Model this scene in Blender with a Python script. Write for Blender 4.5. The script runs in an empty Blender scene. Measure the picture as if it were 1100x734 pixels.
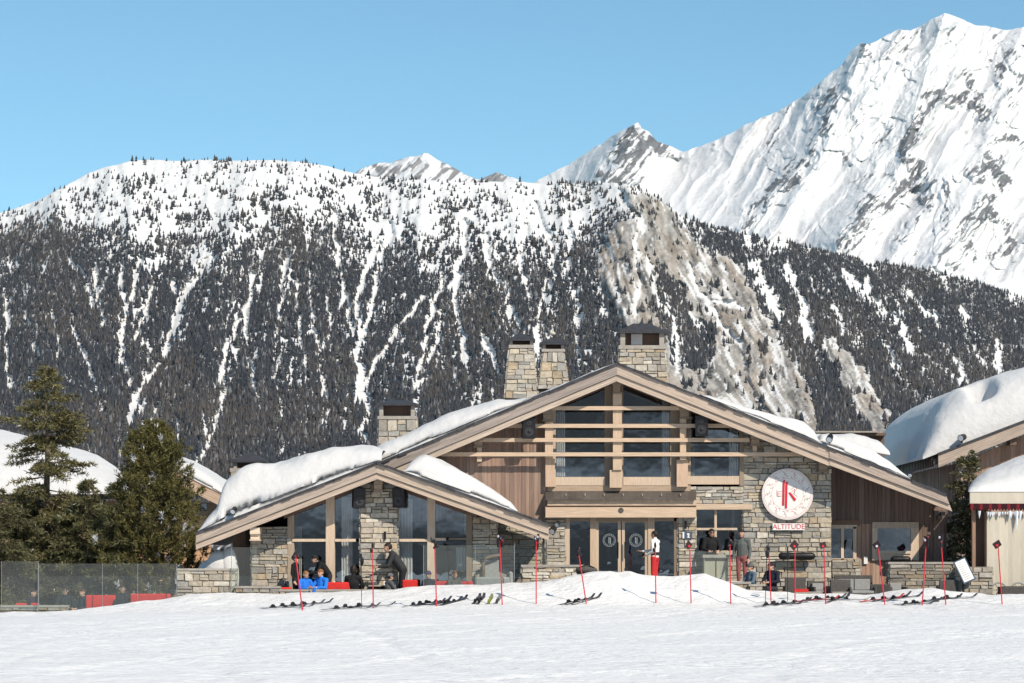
import bpy, bmesh, math, random
import numpy as np
from mathutils import Vector, Matrix, Quaternion
random.seed(7)
RNG = np.random.default_rng(11)
SC = bpy.context.scene
C = SC.collection
F, HY, CX, CZ = 2597.0, 605.0, 550.0, 1.7        # focal length, horizon and eye height of the photograph
def P(px, py, Y):
    return Vector(((px-CX)*Y/F, Y, CZ+(HY-py)*Y/F))
def X_(px, Y): return (px-CX)*Y/F
def Z_(py, Y): return CZ+(HY-py)*Y/F

# ---------------------------------------------------------------- camera, light, world
cam = bpy.data.cameras.new('camera'); co = bpy.data.objects.new('camera', cam); C.objects.link(co)
co.location = (0, 0, CZ); co.rotation_euler = (math.radians(90), 0, 0)
cam.lens = 85; cam.sensor_width = 36; cam.shift_y = (HY-367)/1100.0
cam.clip_start = 0.5; cam.clip_end = 60000
SC.camera = co
AZ, EL = math.radians(36), math.radians(41)
SUN = Vector((math.sin(AZ)*math.cos(EL), -math.cos(AZ)*math.cos(EL), math.sin(EL)))
sl = bpy.data.lights.new('sun', 'SUN'); so = bpy.data.objects.new('sun', sl); C.objects.link(so)
sl.energy = 4.3; sl.angle = math.radians(0.5); sl.color = (1.0, 0.895, 0.755)
so.rotation_euler = SUN.to_track_quat('Z', 'Y').to_euler(); so.location = (60, -80, 90)
w = bpy.data.worlds.new('World'); SC.world = w; w.use_nodes = True
nt = w.node_tree; bg = nt.nodes['Background']
sky = nt.nodes.new('ShaderNodeTexSky'); sky.sky_type = 'NISHITA'; sky.sun_disc = False
sky.sun_elevation = EL; sky.sun_rotation = math.atan2(SUN.x, SUN.y)
sky.altitude = 1800; sky.air_density = 1.0; sky.dust_density = 0.3; sky.ozone_density = 1.0
tn = nt.nodes.new('ShaderNodeMix'); tn.data_type = 'RGBA'; tn.blend_type = 'MULTIPLY'; tn.inputs[0].default_value = 1
tn.inputs[7].default_value = (.79, 1.11, 1.09, 1); nt.links.new(sky.outputs[0], tn.inputs[6])
nt.links.new(tn.outputs[2], bg.inputs[0]); bg.inputs[1].default_value = 0.109
SC.view_settings.view_transform = 'Standard'; SC.view_settings.look = 'None'
SC.view_settings.exposure = 0.30; SC.view_settings.gamma = 1.0
SC.view_settings.use_curve_mapping = False
SC.render.engine = 'CYCLES'
SC.cycles.max_bounces = 8; SC.cycles.diffuse_bounces = 1; SC.cycles.transparent_max_bounces = 16

# ---------------------------------------------------------------- noise (numpy)
def _h(ix, iy, s):
    n = (ix.astype(np.int64)*374761393 + iy.astype(np.int64)*668265263 + s*974634541) & 0x7fffffff
    n = ((n ^ (n >> 13))*1274126177) & 0x7fffffff
    n = (n ^ (n >> 16)) & 0xffff
    return n/65535.0
def vn(x, y, s=0):
    x = np.asarray(x, float); y = np.asarray(y, float)
    ix = np.floor(x); iy = np.floor(y); fx = x-ix; fy = y-iy
    fx = fx*fx*fx*(fx*(fx*6-15)+10); fy = fy*fy*fy*(fy*(fy*6-15)+10)
    a = _h(ix, iy, s); b = _h(ix+1, iy, s); c = _h(ix, iy+1, s); d = _h(ix+1, iy+1, s)
    return (a+(b-a)*fx)*(1-fy)+(c+(d-c)*fx)*fy
def fbm(x, y, o=4, s=0, g=.5):
    t = 0; a = 1; tot = 0
    for i in range(o):
        t = t+a*vn(x*2**i+17.3*i, y*2**i+9.1*i, s+i); tot += a; a *= g
    return t/tot
def ridged(x, y, o=4, s=0, g=.5):
    t = 0; a = 1; tot = 0
    for i in range(o):
        t = t+a*(1-np.abs(2*vn(x*2**i+5.3*i, y*2**i+3.7*i, s+i)-1)); tot += a; a *= g
    return t/tot
def sstep(a, b, x):
    t = np.clip((np.asarray(x, float)-a)/(b-a), 0, 1); return t*t*(3-2*t)
def polyd(u, v, pts):
    """distance to an open polyline"""
    d = np.full(np.shape(u), 1e9)
    for (x0, y0), (x1, y1) in zip(pts[:-1], pts[1:]):
        dx, dy = x1-x0, y1-y0; L = dx*dx+dy*dy+1e-9
        t = np.clip(((u-x0)*dx+(v-y0)*dy)/L, 0, 1)
        d = np.minimum(d, np.hypot(u-x0-t*dx, v-y0-t*dy))
    return d
def inpoly(u, v, pts):
    """signed distance to a polygon, positive inside"""
    ins = np.zeros(np.shape(u), bool); n = len(pts)
    for i in range(n):
        x0, y0 = pts[i]; x1, y1 = pts[(i+1) % n]
        c = ((y0 > v) != (y1 > v)) & (u < (x1-x0)*(v-y0)/((y1-y0) if y1 != y0 else 1e-9)+x0)
        ins ^= c
    d = polyd(u, v, list(pts)+[pts[0]])
    return np.where(ins, d, -d)

# ---------------------------------------------------------------- mesh helpers
class MB:
    def __init__(s): s.v = []; s.f = []; s.c = []; s.m = []; s.col = (1, 1, 1); s.mi = 0
    def face(s, idx, col=None):
        s.f.append(tuple(idx)); s.c.append(col or s.col); s.m.append(s.mi)
    def add(s, vs, fs, col=None):
        o = len(s.v); s.v += [tuple(p) for p in vs]
        for f in fs: s.face([i+o for i in f], col)
    def box(s, x0, x1, y0, y1, z0, z1, col=None, M=None):
        vs = [Vector((x, y, z)) for x in (x0, x1) for y in (y0, y1) for z in (z0, z1)]
        if M is not None: vs = [M @ q for q in vs]
        s.add(vs, [(0, 1, 3, 2), (4, 6, 7, 5), (0, 4, 5, 1), (2, 3, 7, 6), (0, 2, 6, 4), (1, 5, 7, 3)], col)
        return s
    def pbox(s, px0, px1, py0, py1, Y, d, col=None):
        """box whose front rectangle is given in photo pixels at depth Y, d metres deep"""
        return s.box(X_(px0, Y), X_(px1, Y), Y, Y+d, Z_(py1, Y), Z_(py0, Y), col)
    def prism(s, pts, Y, d, col=None, px=True):
        """polygon (photo pixels at depth Y, clockwise or not) extruded straight back by d"""
        q = [P(a, b, Y) for a, b in pts] if px else [Vector((a, Y, b)) for a, b in pts]
        n = len(q); ar = sum(q[i].x*q[(i+1) % n].z-q[(i+1) % n].x*q[i].z for i in range(n))
        if ar < 0: q = q[::-1]
        vs = q+[p+Vector((0, d, 0)) for p in q]
        fs = [tuple(range(n)), tuple(range(2*n-1, n-1, -1))]
        fs += [((i+1) % n, i, n+i, n+(i+1) % n) for i in range(n)]
        s.add(vs, fs, col); return s
    def tube(s, pts, r, n=8, col=None, cap=True):
        pts = [Vector(p) for p in pts]; k = len(pts)
        rs = r if isinstance(r, (list, tuple)) else [r]*k
        o = len(s.v); up = Vector((0.13, .31, .94))
        for i, p in enumerate(pts):
            d = (pts[min(i+1, k-1)]-pts[max(i-1, 0)]).normalized()
            a = d.cross(up)
            if a.length < 1e-3: a = d.cross(Vector((1, 0, 0)))
            a.normalize(); b = d.cross(a)
            for j in range(n):
                t = 2*math.pi*j/n; s.v.append(tuple(p+(a*math.cos(t)+b*math.sin(t))*rs[i]))
        for i in range(k-1):
            for j in range(n):
                s.face((o+i*n+j, o+i*n+(j+1) % n, o+(i+1)*n+(j+1) % n, o+(i+1)*n+j), col)
        if cap:
            s.face([o+j for j in range(n-1, -1, -1)], col); s.face([o+(k-1)*n+j for j in range(n)], col)
        return s
    def ell(s, c, r, nu=12, nv=8, col=None, M=None):
        o = len(s.v); c = Vector(c)
        for i in range(nv+1):
            th = math.pi*i/nv
            for j in range(nu):
                ph = 2*math.pi*j/nu
                q = Vector((r[0]*math.sin(th)*math.cos(ph), r[1]*math.sin(th)*math.sin(ph), r[2]*math.cos(th)))
                if M is not None: q = M @ q
                s.v.append(tuple(c+q))
        for i in range(nv):
            for j in range(nu):
                a = o+i*nu+j; b = o+i*nu+(j+1) % nu
                s.face((a, a+nu, b+nu, b), col)
        return s
    def build(s, name, mat, parent=None, smooth=False):
        me = bpy.data.meshes.new(name); me.from_pydata(s.v, [], s.f)
        ca = me.color_attributes.new('Col', 'FLOAT_COLOR', 'CORNER')
        tot = np.array([len(f) for f in s.f]); cols = np.ones((len(s.f), 4), np.float32)
        if len(s.f): cols[:, :3] = np.array(s.c, np.float32)
        ca.data.foreach_set('color', np.repeat(cols, tot, axis=0).ravel())
        mats = mat if isinstance(mat, (list, tuple)) else [mat]
        for m in mats: me.materials.append(m)
        if len(mats) > 1: me.polygons.foreach_set('material_index', np.array(s.m, np.int32))
        if smooth: me.polygons.foreach_set('use_smooth', [True]*len(s.f))
        me.update()
        o = bpy.data.objects.new(name, me); C.objects.link(o)
        if parent:
            o.parent = parent
            o.matrix_parent_inverse = Matrix.Translation(-Vector(parent.location)) if not parent.parent else Matrix()
        return o
def np_mesh(name, V, Fq, mat, col=None, smooth=True, parent=None):
    """fast mesh from arrays; Fq is (n,k) indices; col per vertex"""
    me = bpy.data.meshes.new(name); n, k = Fq.shape
    me.vertices.add(len(V)); me.vertices.foreach_set('co', np.asarray(V, np.float32).ravel())
    me.loops.add(n*k); me.loops.foreach_set('vertex_index', Fq.astype(np.int32).ravel())
    me.polygons.add(n); me.polygons.foreach_set('loop_start', np.arange(0, n*k, k, dtype=np.int32))
    me.polygons.foreach_set('loop_total', np.full(n, k, np.int32))
    if smooth: me.polygons.foreach_set('use_smooth', np.ones(n, bool))
    if col is not None:
        ca = me.color_attributes.new('Col', 'FLOAT_COLOR', 'POINT')
        cc = np.ones((len(V), 4), np.float32); cc[:, :3] = col
        ca.data.foreach_set('color', cc.ravel())
    me.materials.append(mat); me.update(calc_edges=True); me.validate()
    o = bpy.data.objects.new(name, me); C.objects.link(o)
    if parent:
        o.parent = parent; o.matrix_parent_inverse = Matrix.Translation(-Vector(parent.location))
    return o
def grid_faces(nr, nc, closed=False):
    r = np.arange(nr-1)[:, None]; c = np.arange(nc-1)[None, :]
    a = r*nc+c
    return np.stack([a, a+1, a+nc+1, a+nc], -1).reshape(-1, 4)
def thing(name, label, cat, loc=(0, 0, 0), group=None):
    o = bpy.data.objects.new(name, None); C.objects.link(o); o.location = loc
    o.empty_display_size = .2
    return tag(o, label, cat, group)
def tag(o, label, cat, group=None, kind=None):
    o['label'] = label; o['category'] = cat
    if group: o['group'] = group
    if kind: o['kind'] = kind
    return o
def structure(o, label=None):
    o['kind'] = 'structure'
    if label: o['label'] = label
    return o
def dup(root, loc, rotz=0, label=None, scale=None):
    r = root.copy(); C.objects.link(r); r.location = loc; r.rotation_euler = (0, 0, rotz)
    if scale: r.scale = scale
    if label: r['label'] = label
    for ch in list(root.children):
        c = ch.copy(); C.objects.link(c); c.parent = r
        for g in list(ch.children):
            d = g.copy(); C.objects.link(d); d.parent = c
    return r

# ---------------------------------------------------------------- materials
def mat(name, col, rough=.7, bump=0, bscale=8, attr=False, nvar=0, nscale=4, stretch=(1, 1, 1), roty=0, spec=.3, metal=0, coat=0, sheen=0, coord='Object'):
    m = bpy.data.materials.new(name); m.use_nodes = True; t = m.node_tree
    b = t.nodes['Principled BSDF']; b.inputs['Roughness'].default_value = rough
    b.inputs['Specular IOR Level'].default_value = spec; b.inputs['Metallic'].default_value = metal
    b.inputs['Coat Weight'].default_value = coat; b.inputs['Sheen Weight'].default_value = sheen
    N = t.nodes.new; L = t.links.new
    base = N('ShaderNodeRGB'); base.outputs[0].default_value = (*col, 1); out = base.outputs[0]
    if attr:
        a = N('ShaderNodeVertexColor'); a.layer_name = 'Col'
        mx = N('ShaderNodeMix'); mx.data_type = 'RGBA'; mx.blend_type = 'MULTIPLY'; mx.inputs[0].default_value = 1
        L(out, mx.inputs[6]); L(a.outputs[0], mx.inputs[7]); out = mx.outputs[2]
    vec = None
    if nvar or bump:
        tc = N('ShaderNodeTexCoord'); mp = N('ShaderNodeMapping'); mp.inputs['Scale'].default_value = stretch
        mp.inputs['Rotation'].default_value = (0, roty, 0); mp.vector_type = 'POINT'
        r0 = N('ShaderNodeMapping'); r0.inputs['Rotation'].default_value = (0, roty, 0)
        mp.inputs['Rotation'].default_value = (0, 0, 0)
        L(tc.outputs[coord], r0.inputs[0]); L(r0.outputs[0], mp.inputs[0]); vec = mp.outputs[0]
    if nvar:
        nz = N('ShaderNodeTexNoise'); nz.inputs['Scale'].default_value = nscale; nz.inputs['Detail'].default_value = 6
        nz.inputs['Roughness'].default_value = .65
        L(vec, nz.inputs['Vector'])
        mr = N('ShaderNodeMapRange'); mr.inputs[1].default_value = .25; mr.inputs[2].default_value = .75
        mr.inputs[3].default_value = 1-nvar; mr.inputs[4].default_value = 1+nvar
        L(nz.outputs[0], mr.inputs[0])
        mx = N('ShaderNodeMix'); mx.data_type = 'RGBA'; mx.blend_type = 'MULTIPLY'; mx.inputs[0].default_value = 1
        L(out, mx.inputs[6]); L(mr.outputs[0], mx.inputs[7]); out = mx.outputs[2]
    L(out, b.inputs['Base Color'])
    if bump:
        nb = N('ShaderNodeTexNoise'); nb.inputs['Scale'].default_value = bscale; nb.inputs['Detail'].default_value = 5
        L(vec, nb.inputs['Vector'])
        bp = N('ShaderNodeBump'); bp.inputs['Strength'].default_value = 1; bp.inputs['Distance'].default_value = bump
        L(nb.outputs[0], bp.inputs['Height']); L(bp.outputs[0], b.inputs['Normal'])
    return m
def glass(name, tint=(.8, .85, .85), refl=.12, rough=0.0, rip=.0025, dust=0):
    m = bpy.data.materials.new(name); m.use_nodes = True; t = m.node_tree
    t.nodes.remove(t.nodes['Principled BSDF']); N = t.nodes.new; L = t.links.new
    tr = N('ShaderNodeBsdfTransparent'); tr.inputs[0].default_value = (*tint, 1)
    gl = N('ShaderNodeBsdfGlossy'); gl.inputs['Roughness'].default_value = rough; gl.inputs[0].default_value = (.72, .87, 1, 1)
    nz = N('ShaderNodeTexNoise'); nz.inputs['Scale'].default_value = 1.6; nz.inputs['Detail'].default_value = 2
    tc = N('ShaderNodeTexCoord'); L(tc.outputs['Object'], nz.inputs['Vector'])
    bp = N('ShaderNodeBump'); bp.inputs['Distance'].default_value = rip; bp.inputs['Strength'].default_value = 1
    L(nz.outputs[0], bp.inputs['Height']); L(bp.outputs[0], gl.inputs['Normal'])
    fr = N('ShaderNodeFresnel'); fr.inputs[0].default_value = 1.5
    ad = N('ShaderNodeMath'); ad.operation = 'ADD'; ad.inputs[1].default_value = refl; ad.use_clamp = True
    L(fr.outputs[0], ad.inputs[0])
    ge = N('ShaderNodeNewGeometry'); iv = N('ShaderNodeMath'); iv.operation = 'SUBTRACT'; iv.inputs[0].default_value = 1; L(ge.outputs['Backfacing'], iv.inputs[1])
    mu = N('ShaderNodeMath'); mu.operation = 'MULTIPLY'; L(ad.outputs[0], mu.inputs[0]); L(iv.outputs[0], mu.inputs[1]); ad = mu   # a leaving ray is not mirrored again
    mx = N('ShaderNodeMixShader'); L(ad.outputs[0], mx.inputs[0]); L(tr.outputs[0], mx.inputs[1]); L(gl.outputs[0], mx.inputs[2])
    out = mx.outputs[0]
    if dust:                                     # dried drops and dust on the pane
        df = N('ShaderNodeBsdfDiffuse'); df.inputs[0].default_value = (.75, .78, .76, 1); m2 = N('ShaderNodeMixShader'); m2.inputs[0].default_value = dust
        L(out, m2.inputs[1]); L(df.outputs[0], m2.inputs[2]); out = m2.outputs[0]
    L(out, t.nodes['Material Output'].inputs[0])
    return m
SL = math.atan(.40)
M = {}
M['wood_h'] = mat('pale_larch_horizontal', (.50, .395, .30), .75, .004, 14, True, .28, 1.6, (1.2, 6, 22))
M['wood_v'] = mat('pale_larch_upright', (.49, .385, .29), .75, .004, 14, True, .25, 1.6, (22, 6, 1.2))
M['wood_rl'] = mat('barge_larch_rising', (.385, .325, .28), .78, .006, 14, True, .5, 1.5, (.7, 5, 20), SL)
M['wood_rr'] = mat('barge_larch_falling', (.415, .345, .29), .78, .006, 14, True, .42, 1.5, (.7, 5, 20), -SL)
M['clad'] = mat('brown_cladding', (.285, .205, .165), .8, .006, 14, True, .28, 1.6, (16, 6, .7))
M['clad_dark'] = mat('dark_brown_cladding', (.20, .142, .115), .8, .006, 14, True, .28, 1.6, (16, 6, .7))
M['soffit'] = mat('soffit_boards', (.17, .115, .085), .8, .003, 14, True, .25, 1.5, (14, 1, 14))
M['frame_dark'] = mat('dark_window_timber', (.16, .105, .08), .7, .003, 14, True, .2, 2, (14, 6, 2))
M['stone'] = mat('rubble_stone', (.98, .97, .96), .88, .02, 16, True, .3, 9)
M['mortar'] = mat('mortar', (.19, .165, .135), .95, .01, 20, False, .25, 8)
M['cap'] = mat('stone_cap', (.36, .33, .29), .85, .008, 14, True, .25, 5)
M['slate'] = mat('dark_slate', (.045, .046, .052), .6, .012, 10, True, .35, 6)
M['bronze'] = mat('weathered_zinc', (.085, .072, .062), .5, .003, 8, True, .3, 4, spec=.5)
M['black'] = mat('black_plastic', (.012, .012, .014), .45, 0, attr=True)
M['grille'] = mat('speaker_mesh', (.035, .035, .04), .6, .004, 60)
M['glass'] = glass('window_glass', (.93, .95, .96), .19)
M['screen'] = glass('clear_screen_glass', (.95, .975, .965), -.005, rip=0, dust=.032)
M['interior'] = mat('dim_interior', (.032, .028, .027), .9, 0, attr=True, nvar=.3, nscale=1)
M['curtain'] = mat('white_curtain', (.72, .70, .66), .9, 0, attr=True)
M['red'] = mat('red_paint', (.56, .030, .045), .45, 0, attr=True, nvar=.12, nscale=5)
M['redcloth'] = mat('red_cushion', (.60, .035, .030), .9, .01, 10, True, .15, 5)
M['white'] = mat('white_board', (.78, .76, .73), .6, .001, 10, True, .06, 3)
M['rattan'] = mat('grey_rattan', (.095, .088, .082), .85, .02, 45, True, .5, 26, (1, 1, 2))
M['canvas'] = mat('cream_canvas', (.55, .50, .41), .85, .02, 3, True, .1, 2, (2, 2, .5))
M['cloth'] = mat('clothing', (1, 1, 1), .9, .006, 30, True, .12, 18)
M['skin'] = mat('skin', (.50, .30, .21), .55, 0, attr=True)
M['hair'] = mat('hair', (.02, .014, .011), .6, .004, 60, True)
M['steel'] = mat('brushed_steel', (.5, .5, .5), .35, 0, metal=1)
M['ski'] = mat('ski_topsheet', (1, 1, 1), .35, 0, attr=True, coat=.3)
M['grey'] = mat('grey_fabric', (.30, .30, .29), .9, .01, 12, True, .15, 8)
M['ice'] = mat('icicle', (.75, .8, .85), .15, 0, spec=.6)
M['bark'] = mat('bark', (.17, .13, .10), .95, .02, 14, True, .4, 8, (3, 3, .6))
M['needles'] = mat('needles', (.88, .88, .88), .7, 0, attr=True, spec=.25)
M['tanwall'] = mat('tan_render', (.42, .30, .21), .85, .004, 12, True, .15, 3)
M['snowcap'] = mat('roof_snow', (.60, .597, .593), .75, .05, 3.0, False, .05, 2.2, spec=.2)

def snow_ground_mat():
    m = bpy.data.materials.new('piste_snow'); m.use_nodes = True; t = m.node_tree; N = t.nodes.new; L = t.links.new
    b = t.nodes['Principled BSDF']; b.inputs['Roughness'].default_value = .7; b.inputs['Specular IOR Level'].default_value = .25
    tc = N('ShaderNodeTexCoord')
    def nz(sc, det, st):
        mp = N('ShaderNodeMapping'); mp.inputs['Scale'].default_value = st; L(tc.outputs['Object'], mp.inputs[0])
        n = N('ShaderNodeTexNoise'); n.inputs['Scale'].default_value = sc; n.inputs['Detail'].default_value = det
        L(mp.outputs[0], n.inputs['Vector']); return n.outputs[0]
    a = nz(1.5, 6, (.55, .9, 1)); c = nz(7, 6, (.8, 1, 1)); d = nz(.12, 3, (1, 1, 1))
    cr = N('ShaderNodeValToRGB'); cr.color_ramp.elements[0].position = .3; cr.color_ramp.elements[1].position = .7
    cr.color_ramp.elements[0].color = (.69, .686, .682, 1); cr.color_ramp.elements[1].color = (.79, .785, .777, 1)
    ad = N('ShaderNodeMath'); ad.operation = 'MULTIPLY_ADD'; ad.inputs[1].default_value = .5; L(d, ad.inputs[0])
    ad2 = N('ShaderNodeMath'); ad2.operation = 'MULTIPLY'; ad2.inputs[1].default_value = .5; L(c, ad2.inputs[0]); L(ad2.outputs[0], ad.inputs[2])
    L(ad.outputs[0], cr.inputs[0]); L(cr.outputs[0], b.inputs['Base Color'])
    b1 = N('ShaderNodeBump'); b1.inputs['Distance'].default_value = .12; L(a, b1.inputs['Height'])
    b2 = N('ShaderNodeBump'); b2.inputs['Distance'].default_value = .06; L(c, b2.inputs['Height']); L(b1.outputs[0], b2.inputs['Normal'])
    L(b2.outputs[0], b.inputs['Normal']); return m
M['piste'] = snow_ground_mat()
def mountain_mat(name, bump, scale, rough=.85):
    m = mat(name, (1, 1, 1), rough, bump, scale, True, .10, scale*1.5, spec=.15); return m
# ================================================================ MOUNTAINS
CREST = [(-260,262),(-150,250),(-60,238),(0,228),(20,222),(40,216),(55,208),(75,197),(95,187),(115,179),(140,172.5),(165,171.5),(200,172.5),(250,172.5),(300,172),(330,175),(350,179),(380,186),(400,190),(450,193),(500,195),(560,196),(600,196.5),(650,196),(672,197),(690,203),(710,216),(730,231),(760,244),(800,252),(850,262),(900,274),(950,284),(1000,292),(1050,304),(1100,321),(1180,345),(1360,380)]
cu = np.array([c[0] for c in CREST], float); cv = np.array([c[1] for c in CREST], float)
def crest(u):
    return np.interp(u, cu, cv) + 1.6*(fbm(u/14.0, u*0+3, 3, 5)-.5) + 2.5*(fbm(u/45.0, u*0+8, 2, 6)-.5)
CHUTES = [
 (4,[(8,318),(6,341),(11,417)]),(3,[(27,333),(34,364),(42,387)]),(4,[(74,276),(92,299),(101,329)]),(4,[(101,280),(103,303),(113,348)]),
 (4,[(74,341),(86,375),(105,417),(112,445)]),(3,[(57,333),(63,364),(65,387)]),(5,[(130,284),(134,333),(132,379),(141,425),(152,450)]),(5,[(151,276),(140,320),(130,364)]),
 (5,[(164,310),(156,335),(147,364)]),(6,[(187,303),(191,329),(179,371),(168,394),(145,428),(138,455)]),(8,[(229,276),(198,318),(183,364)]),
 (5,[(273,295),(267,325),(248,364),(237,394),(240,428),(228,465),(214,500),(212,520)]),(4,[(150,440),(156,460)]),(4,[(171,436),(164,458)]),(4,[(188,450),(194,486)]),
 (5,[(356,226),(366,290),(375,341),(391,428)]),(6,[(406,264),(392,300),(383,333),(388,380),(391,428)]),(7,[(499,241),(494,285),(488,322),(497,365),(505,409)]),
 (6,[(455,318),(428,355),(402,394),(390,430)]),(5,[(475,303),(462,345),(447,417)]),(9,[(399,330),(388,371),(385,412),(396,447),(388,470)]),(5,[(475,330),(470,365),(451,420),(447,452)]),
 (5,[(516,357),(528,380),(538,403)]),(5,[(545,300),(549,330),(562,360)]),(6,[(590,300),(584,330),(576,363),(574,395)]),(5,[(618,310),(620,338),(624,395)]),
 (4,[(330,290),(337,340),(345,400),(350,450)]),(4,[(352,320),(356,370),(372,420)]),(4,[(306,270),(300,330),(296,395),(303,450)]),(4,[(318,300),(322,350),(331,420)]),(4,[(262,330),(268,390),(280,440)]),
 (5,[(420,240),(410,280),(400,330)]),(5,[(520,250),(528,290),(545,330),(553,370)]),(4,[(565,240),(560,280),(568,315)]),(5,[(575,220),(590,260),(598,300)]),(5,[(606,215),(612,260),(606,300)]),
 (3.5,[(682,252),(686,296),(682,343)]),(4.5,[(698,276),(700,315),(720,340),(727,360),(727,400)]),(5,[(742,284),(750,311),(773,347),(797,371)]),(5,[(765,323),(797,331)]),
 (11,[(811,284),(823,315),(838,341)]),(9,[(846,290),(861,326),(869,368)]),(10,[(907,295),(937,322),(968,353),(979,376)]),(5,[(976,315),(998,341)]),(5,[(1002,330),(1008,353)]),
 (5,[(1027,383),(1040,410)]),(5,[(1036,333),(1041,360)]),(7,[(1073,368),(1074,400)]),(5,[(930,298),(945,334)]),(5,[(950,370),(965,400)]),(4,[(870,300),(880,320)]),(5,[(895,330),(905,360)])]
CLIFF = [(673,199),(706,213),(734,240),(765,264),(797,284),(813,315),(836,352),(860,398),(880,445),(880,480),(800,480),(740,480),(700,440),(676,370),(663,331),(640,305),(633,290),(645,262),(662,245),(692,230),(680,213)]
CLIFFWOOD = [(703,285),(720,296),(745,325),(770,360),(773,376),(752,400),(728,392),(715,352),(706,315)]
BAND = [(876,375),(895,360),(915,380),(935,402),(955,440),(952,475),(930,470),(912,420),(895,395)]
def wob(u, v, a=8, sc=12, s=40):
    return u+a*(fbm(u/sc, v/sc, 3, s)-.5), v+a*(fbm(u/sc, v/sc, 3, s+9)-.5)
def chute_mask(u, v):
    uu, vv = wob(u, v, 11, 11, 60); m = np.zeros(np.shape(u))
    for wd, pts in CHUTES:
        d = polyd(uu, vv, pts); m = np.maximum(m, 1-sstep(wd*.42, wd*.85, d))
    return m
def ridge_masks(u, v):
    d = v-crest(u)
    # how far below the crest the closed forest begins
    d0 = np.interp(u, [-200,0,60,110,180,250,330,400,480,560,640,700,740,1300], [8,12,22,60,82,84,40,55,60,55,20,-5,-8,-10])
    d1 = np.interp(u, [-200,0,60,110,180,250,330,400,480,560,640,700,740,1300], [28,36,62,118,140,150,96,130,150,135,95,30,14,6])
    sp = fbm(u/26, v/40, 4, 21)-.5
    base = sstep(d0, d1, d+sp*70)
    sparse = (.035+.34*sstep(.47, .74, fbm(u/20, v/13, 3, 77)))*np.interp(d, [0, 12, 45, 80], [.55, .5, .8, 1.2])
    sh = np.interp(u, [0, 250, 420, 650, 800, 1100], [.18, .22, .05, -.25, -.5, -.55])
    c = u+sh*(v-300)+16*(fbm(u/70, v/70, 2, 31)-.5)
    st = .6*fbm(c/9.0, v/42.0, 4, 90)+.4*fbm(c/3.6, v/15.0, 3, 93)
    gully = sstep(.765, .87, ridged(c/19.0+.25*fbm(u/9, v/9, 3, 97), v/150.0, 2, 96))*sstep(.30, .50, fbm(c/26, v/55, 2, 98))
    g2 = sstep(.80, .90, ridged(c/8.5+.35*fbm(u/7, v/7, 3, 101), v/62.0, 2, 102))*sstep(.40, .58, fbm(c/15, v/40, 2, 103)); gully = np.maximum(gully, .85*g2)
    speck = sstep(.585, .68, fbm(u/2.6, v/3.4, 2, 99))
    gapw = np.interp(u, [0, 120, 200, 330, 450, 640, 800, 1100], [.345, .345, .365, .39, .455, .445, .375, .375])
    gap = 1-sstep(gapw-.06, gapw+.03, st)
    gap = np.maximum(np.maximum(gap, .95*gully), .55*speck)*sstep(10, 80, d+30*np.where(u > 740, 1, 0))
    dens = sparse+(1-sparse)*base*(1-.93*gap)
    cm = chute_mask(u, v)
    dens = dens*(1-.97*cm)
    uu, vv = wob(u, v, 20, 22, 130)
    cl = sstep(-3, 4, inpoly(uu, vv, CLIFF)); wd = sstep(-3, 3, inpoly(uu, vv, CLIFFWOOD)); bd = sstep(-3, 4, inpoly(uu, vv, BAND))
    rock = np.clip(np.maximum(cl*(1-wd), bd), 0, 1)
    tuft = sstep(.69, .76, fbm(u/13, v/9, 3, 55))*.4
    dens = dens*(1-rock)+rock*np.maximum(.006, tuft*.6)*(1-cm)
    dens = np.where((wd > .5) & (cl > .5), .9*(1-.9*gap)*(1-cm), dens)
    return np.clip(dens, 0, 1), rock, cm, c
VB = 622.0
def ridge_surf(u, v, cm=None, rock=None, c=None):
    cr = crest(u); t = (VB-v)/(VB-cr)
    if c is None: dd, rock, cm, c = ridge_masks(u, v)
    Y = 2450+1350*t
    Y = Y-70*ridged(c/95, v/330, 2, 13)-32*ridged(c/36, v/130, 3, 14)-9*fbm(u/9, v/12, 3, 15)
    Y = Y+14*cm-46*rock*(ridged(c/15, v/60, 4, 18)-.5)-14*rock*ridged(u/6, v/8, 3, 19)
    Y = Y+np.interp(u, [600, 680, 760, 1100], [0, -90, 60, 420])*np.clip(t*1.4, 0, 1)
    return Y
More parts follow.
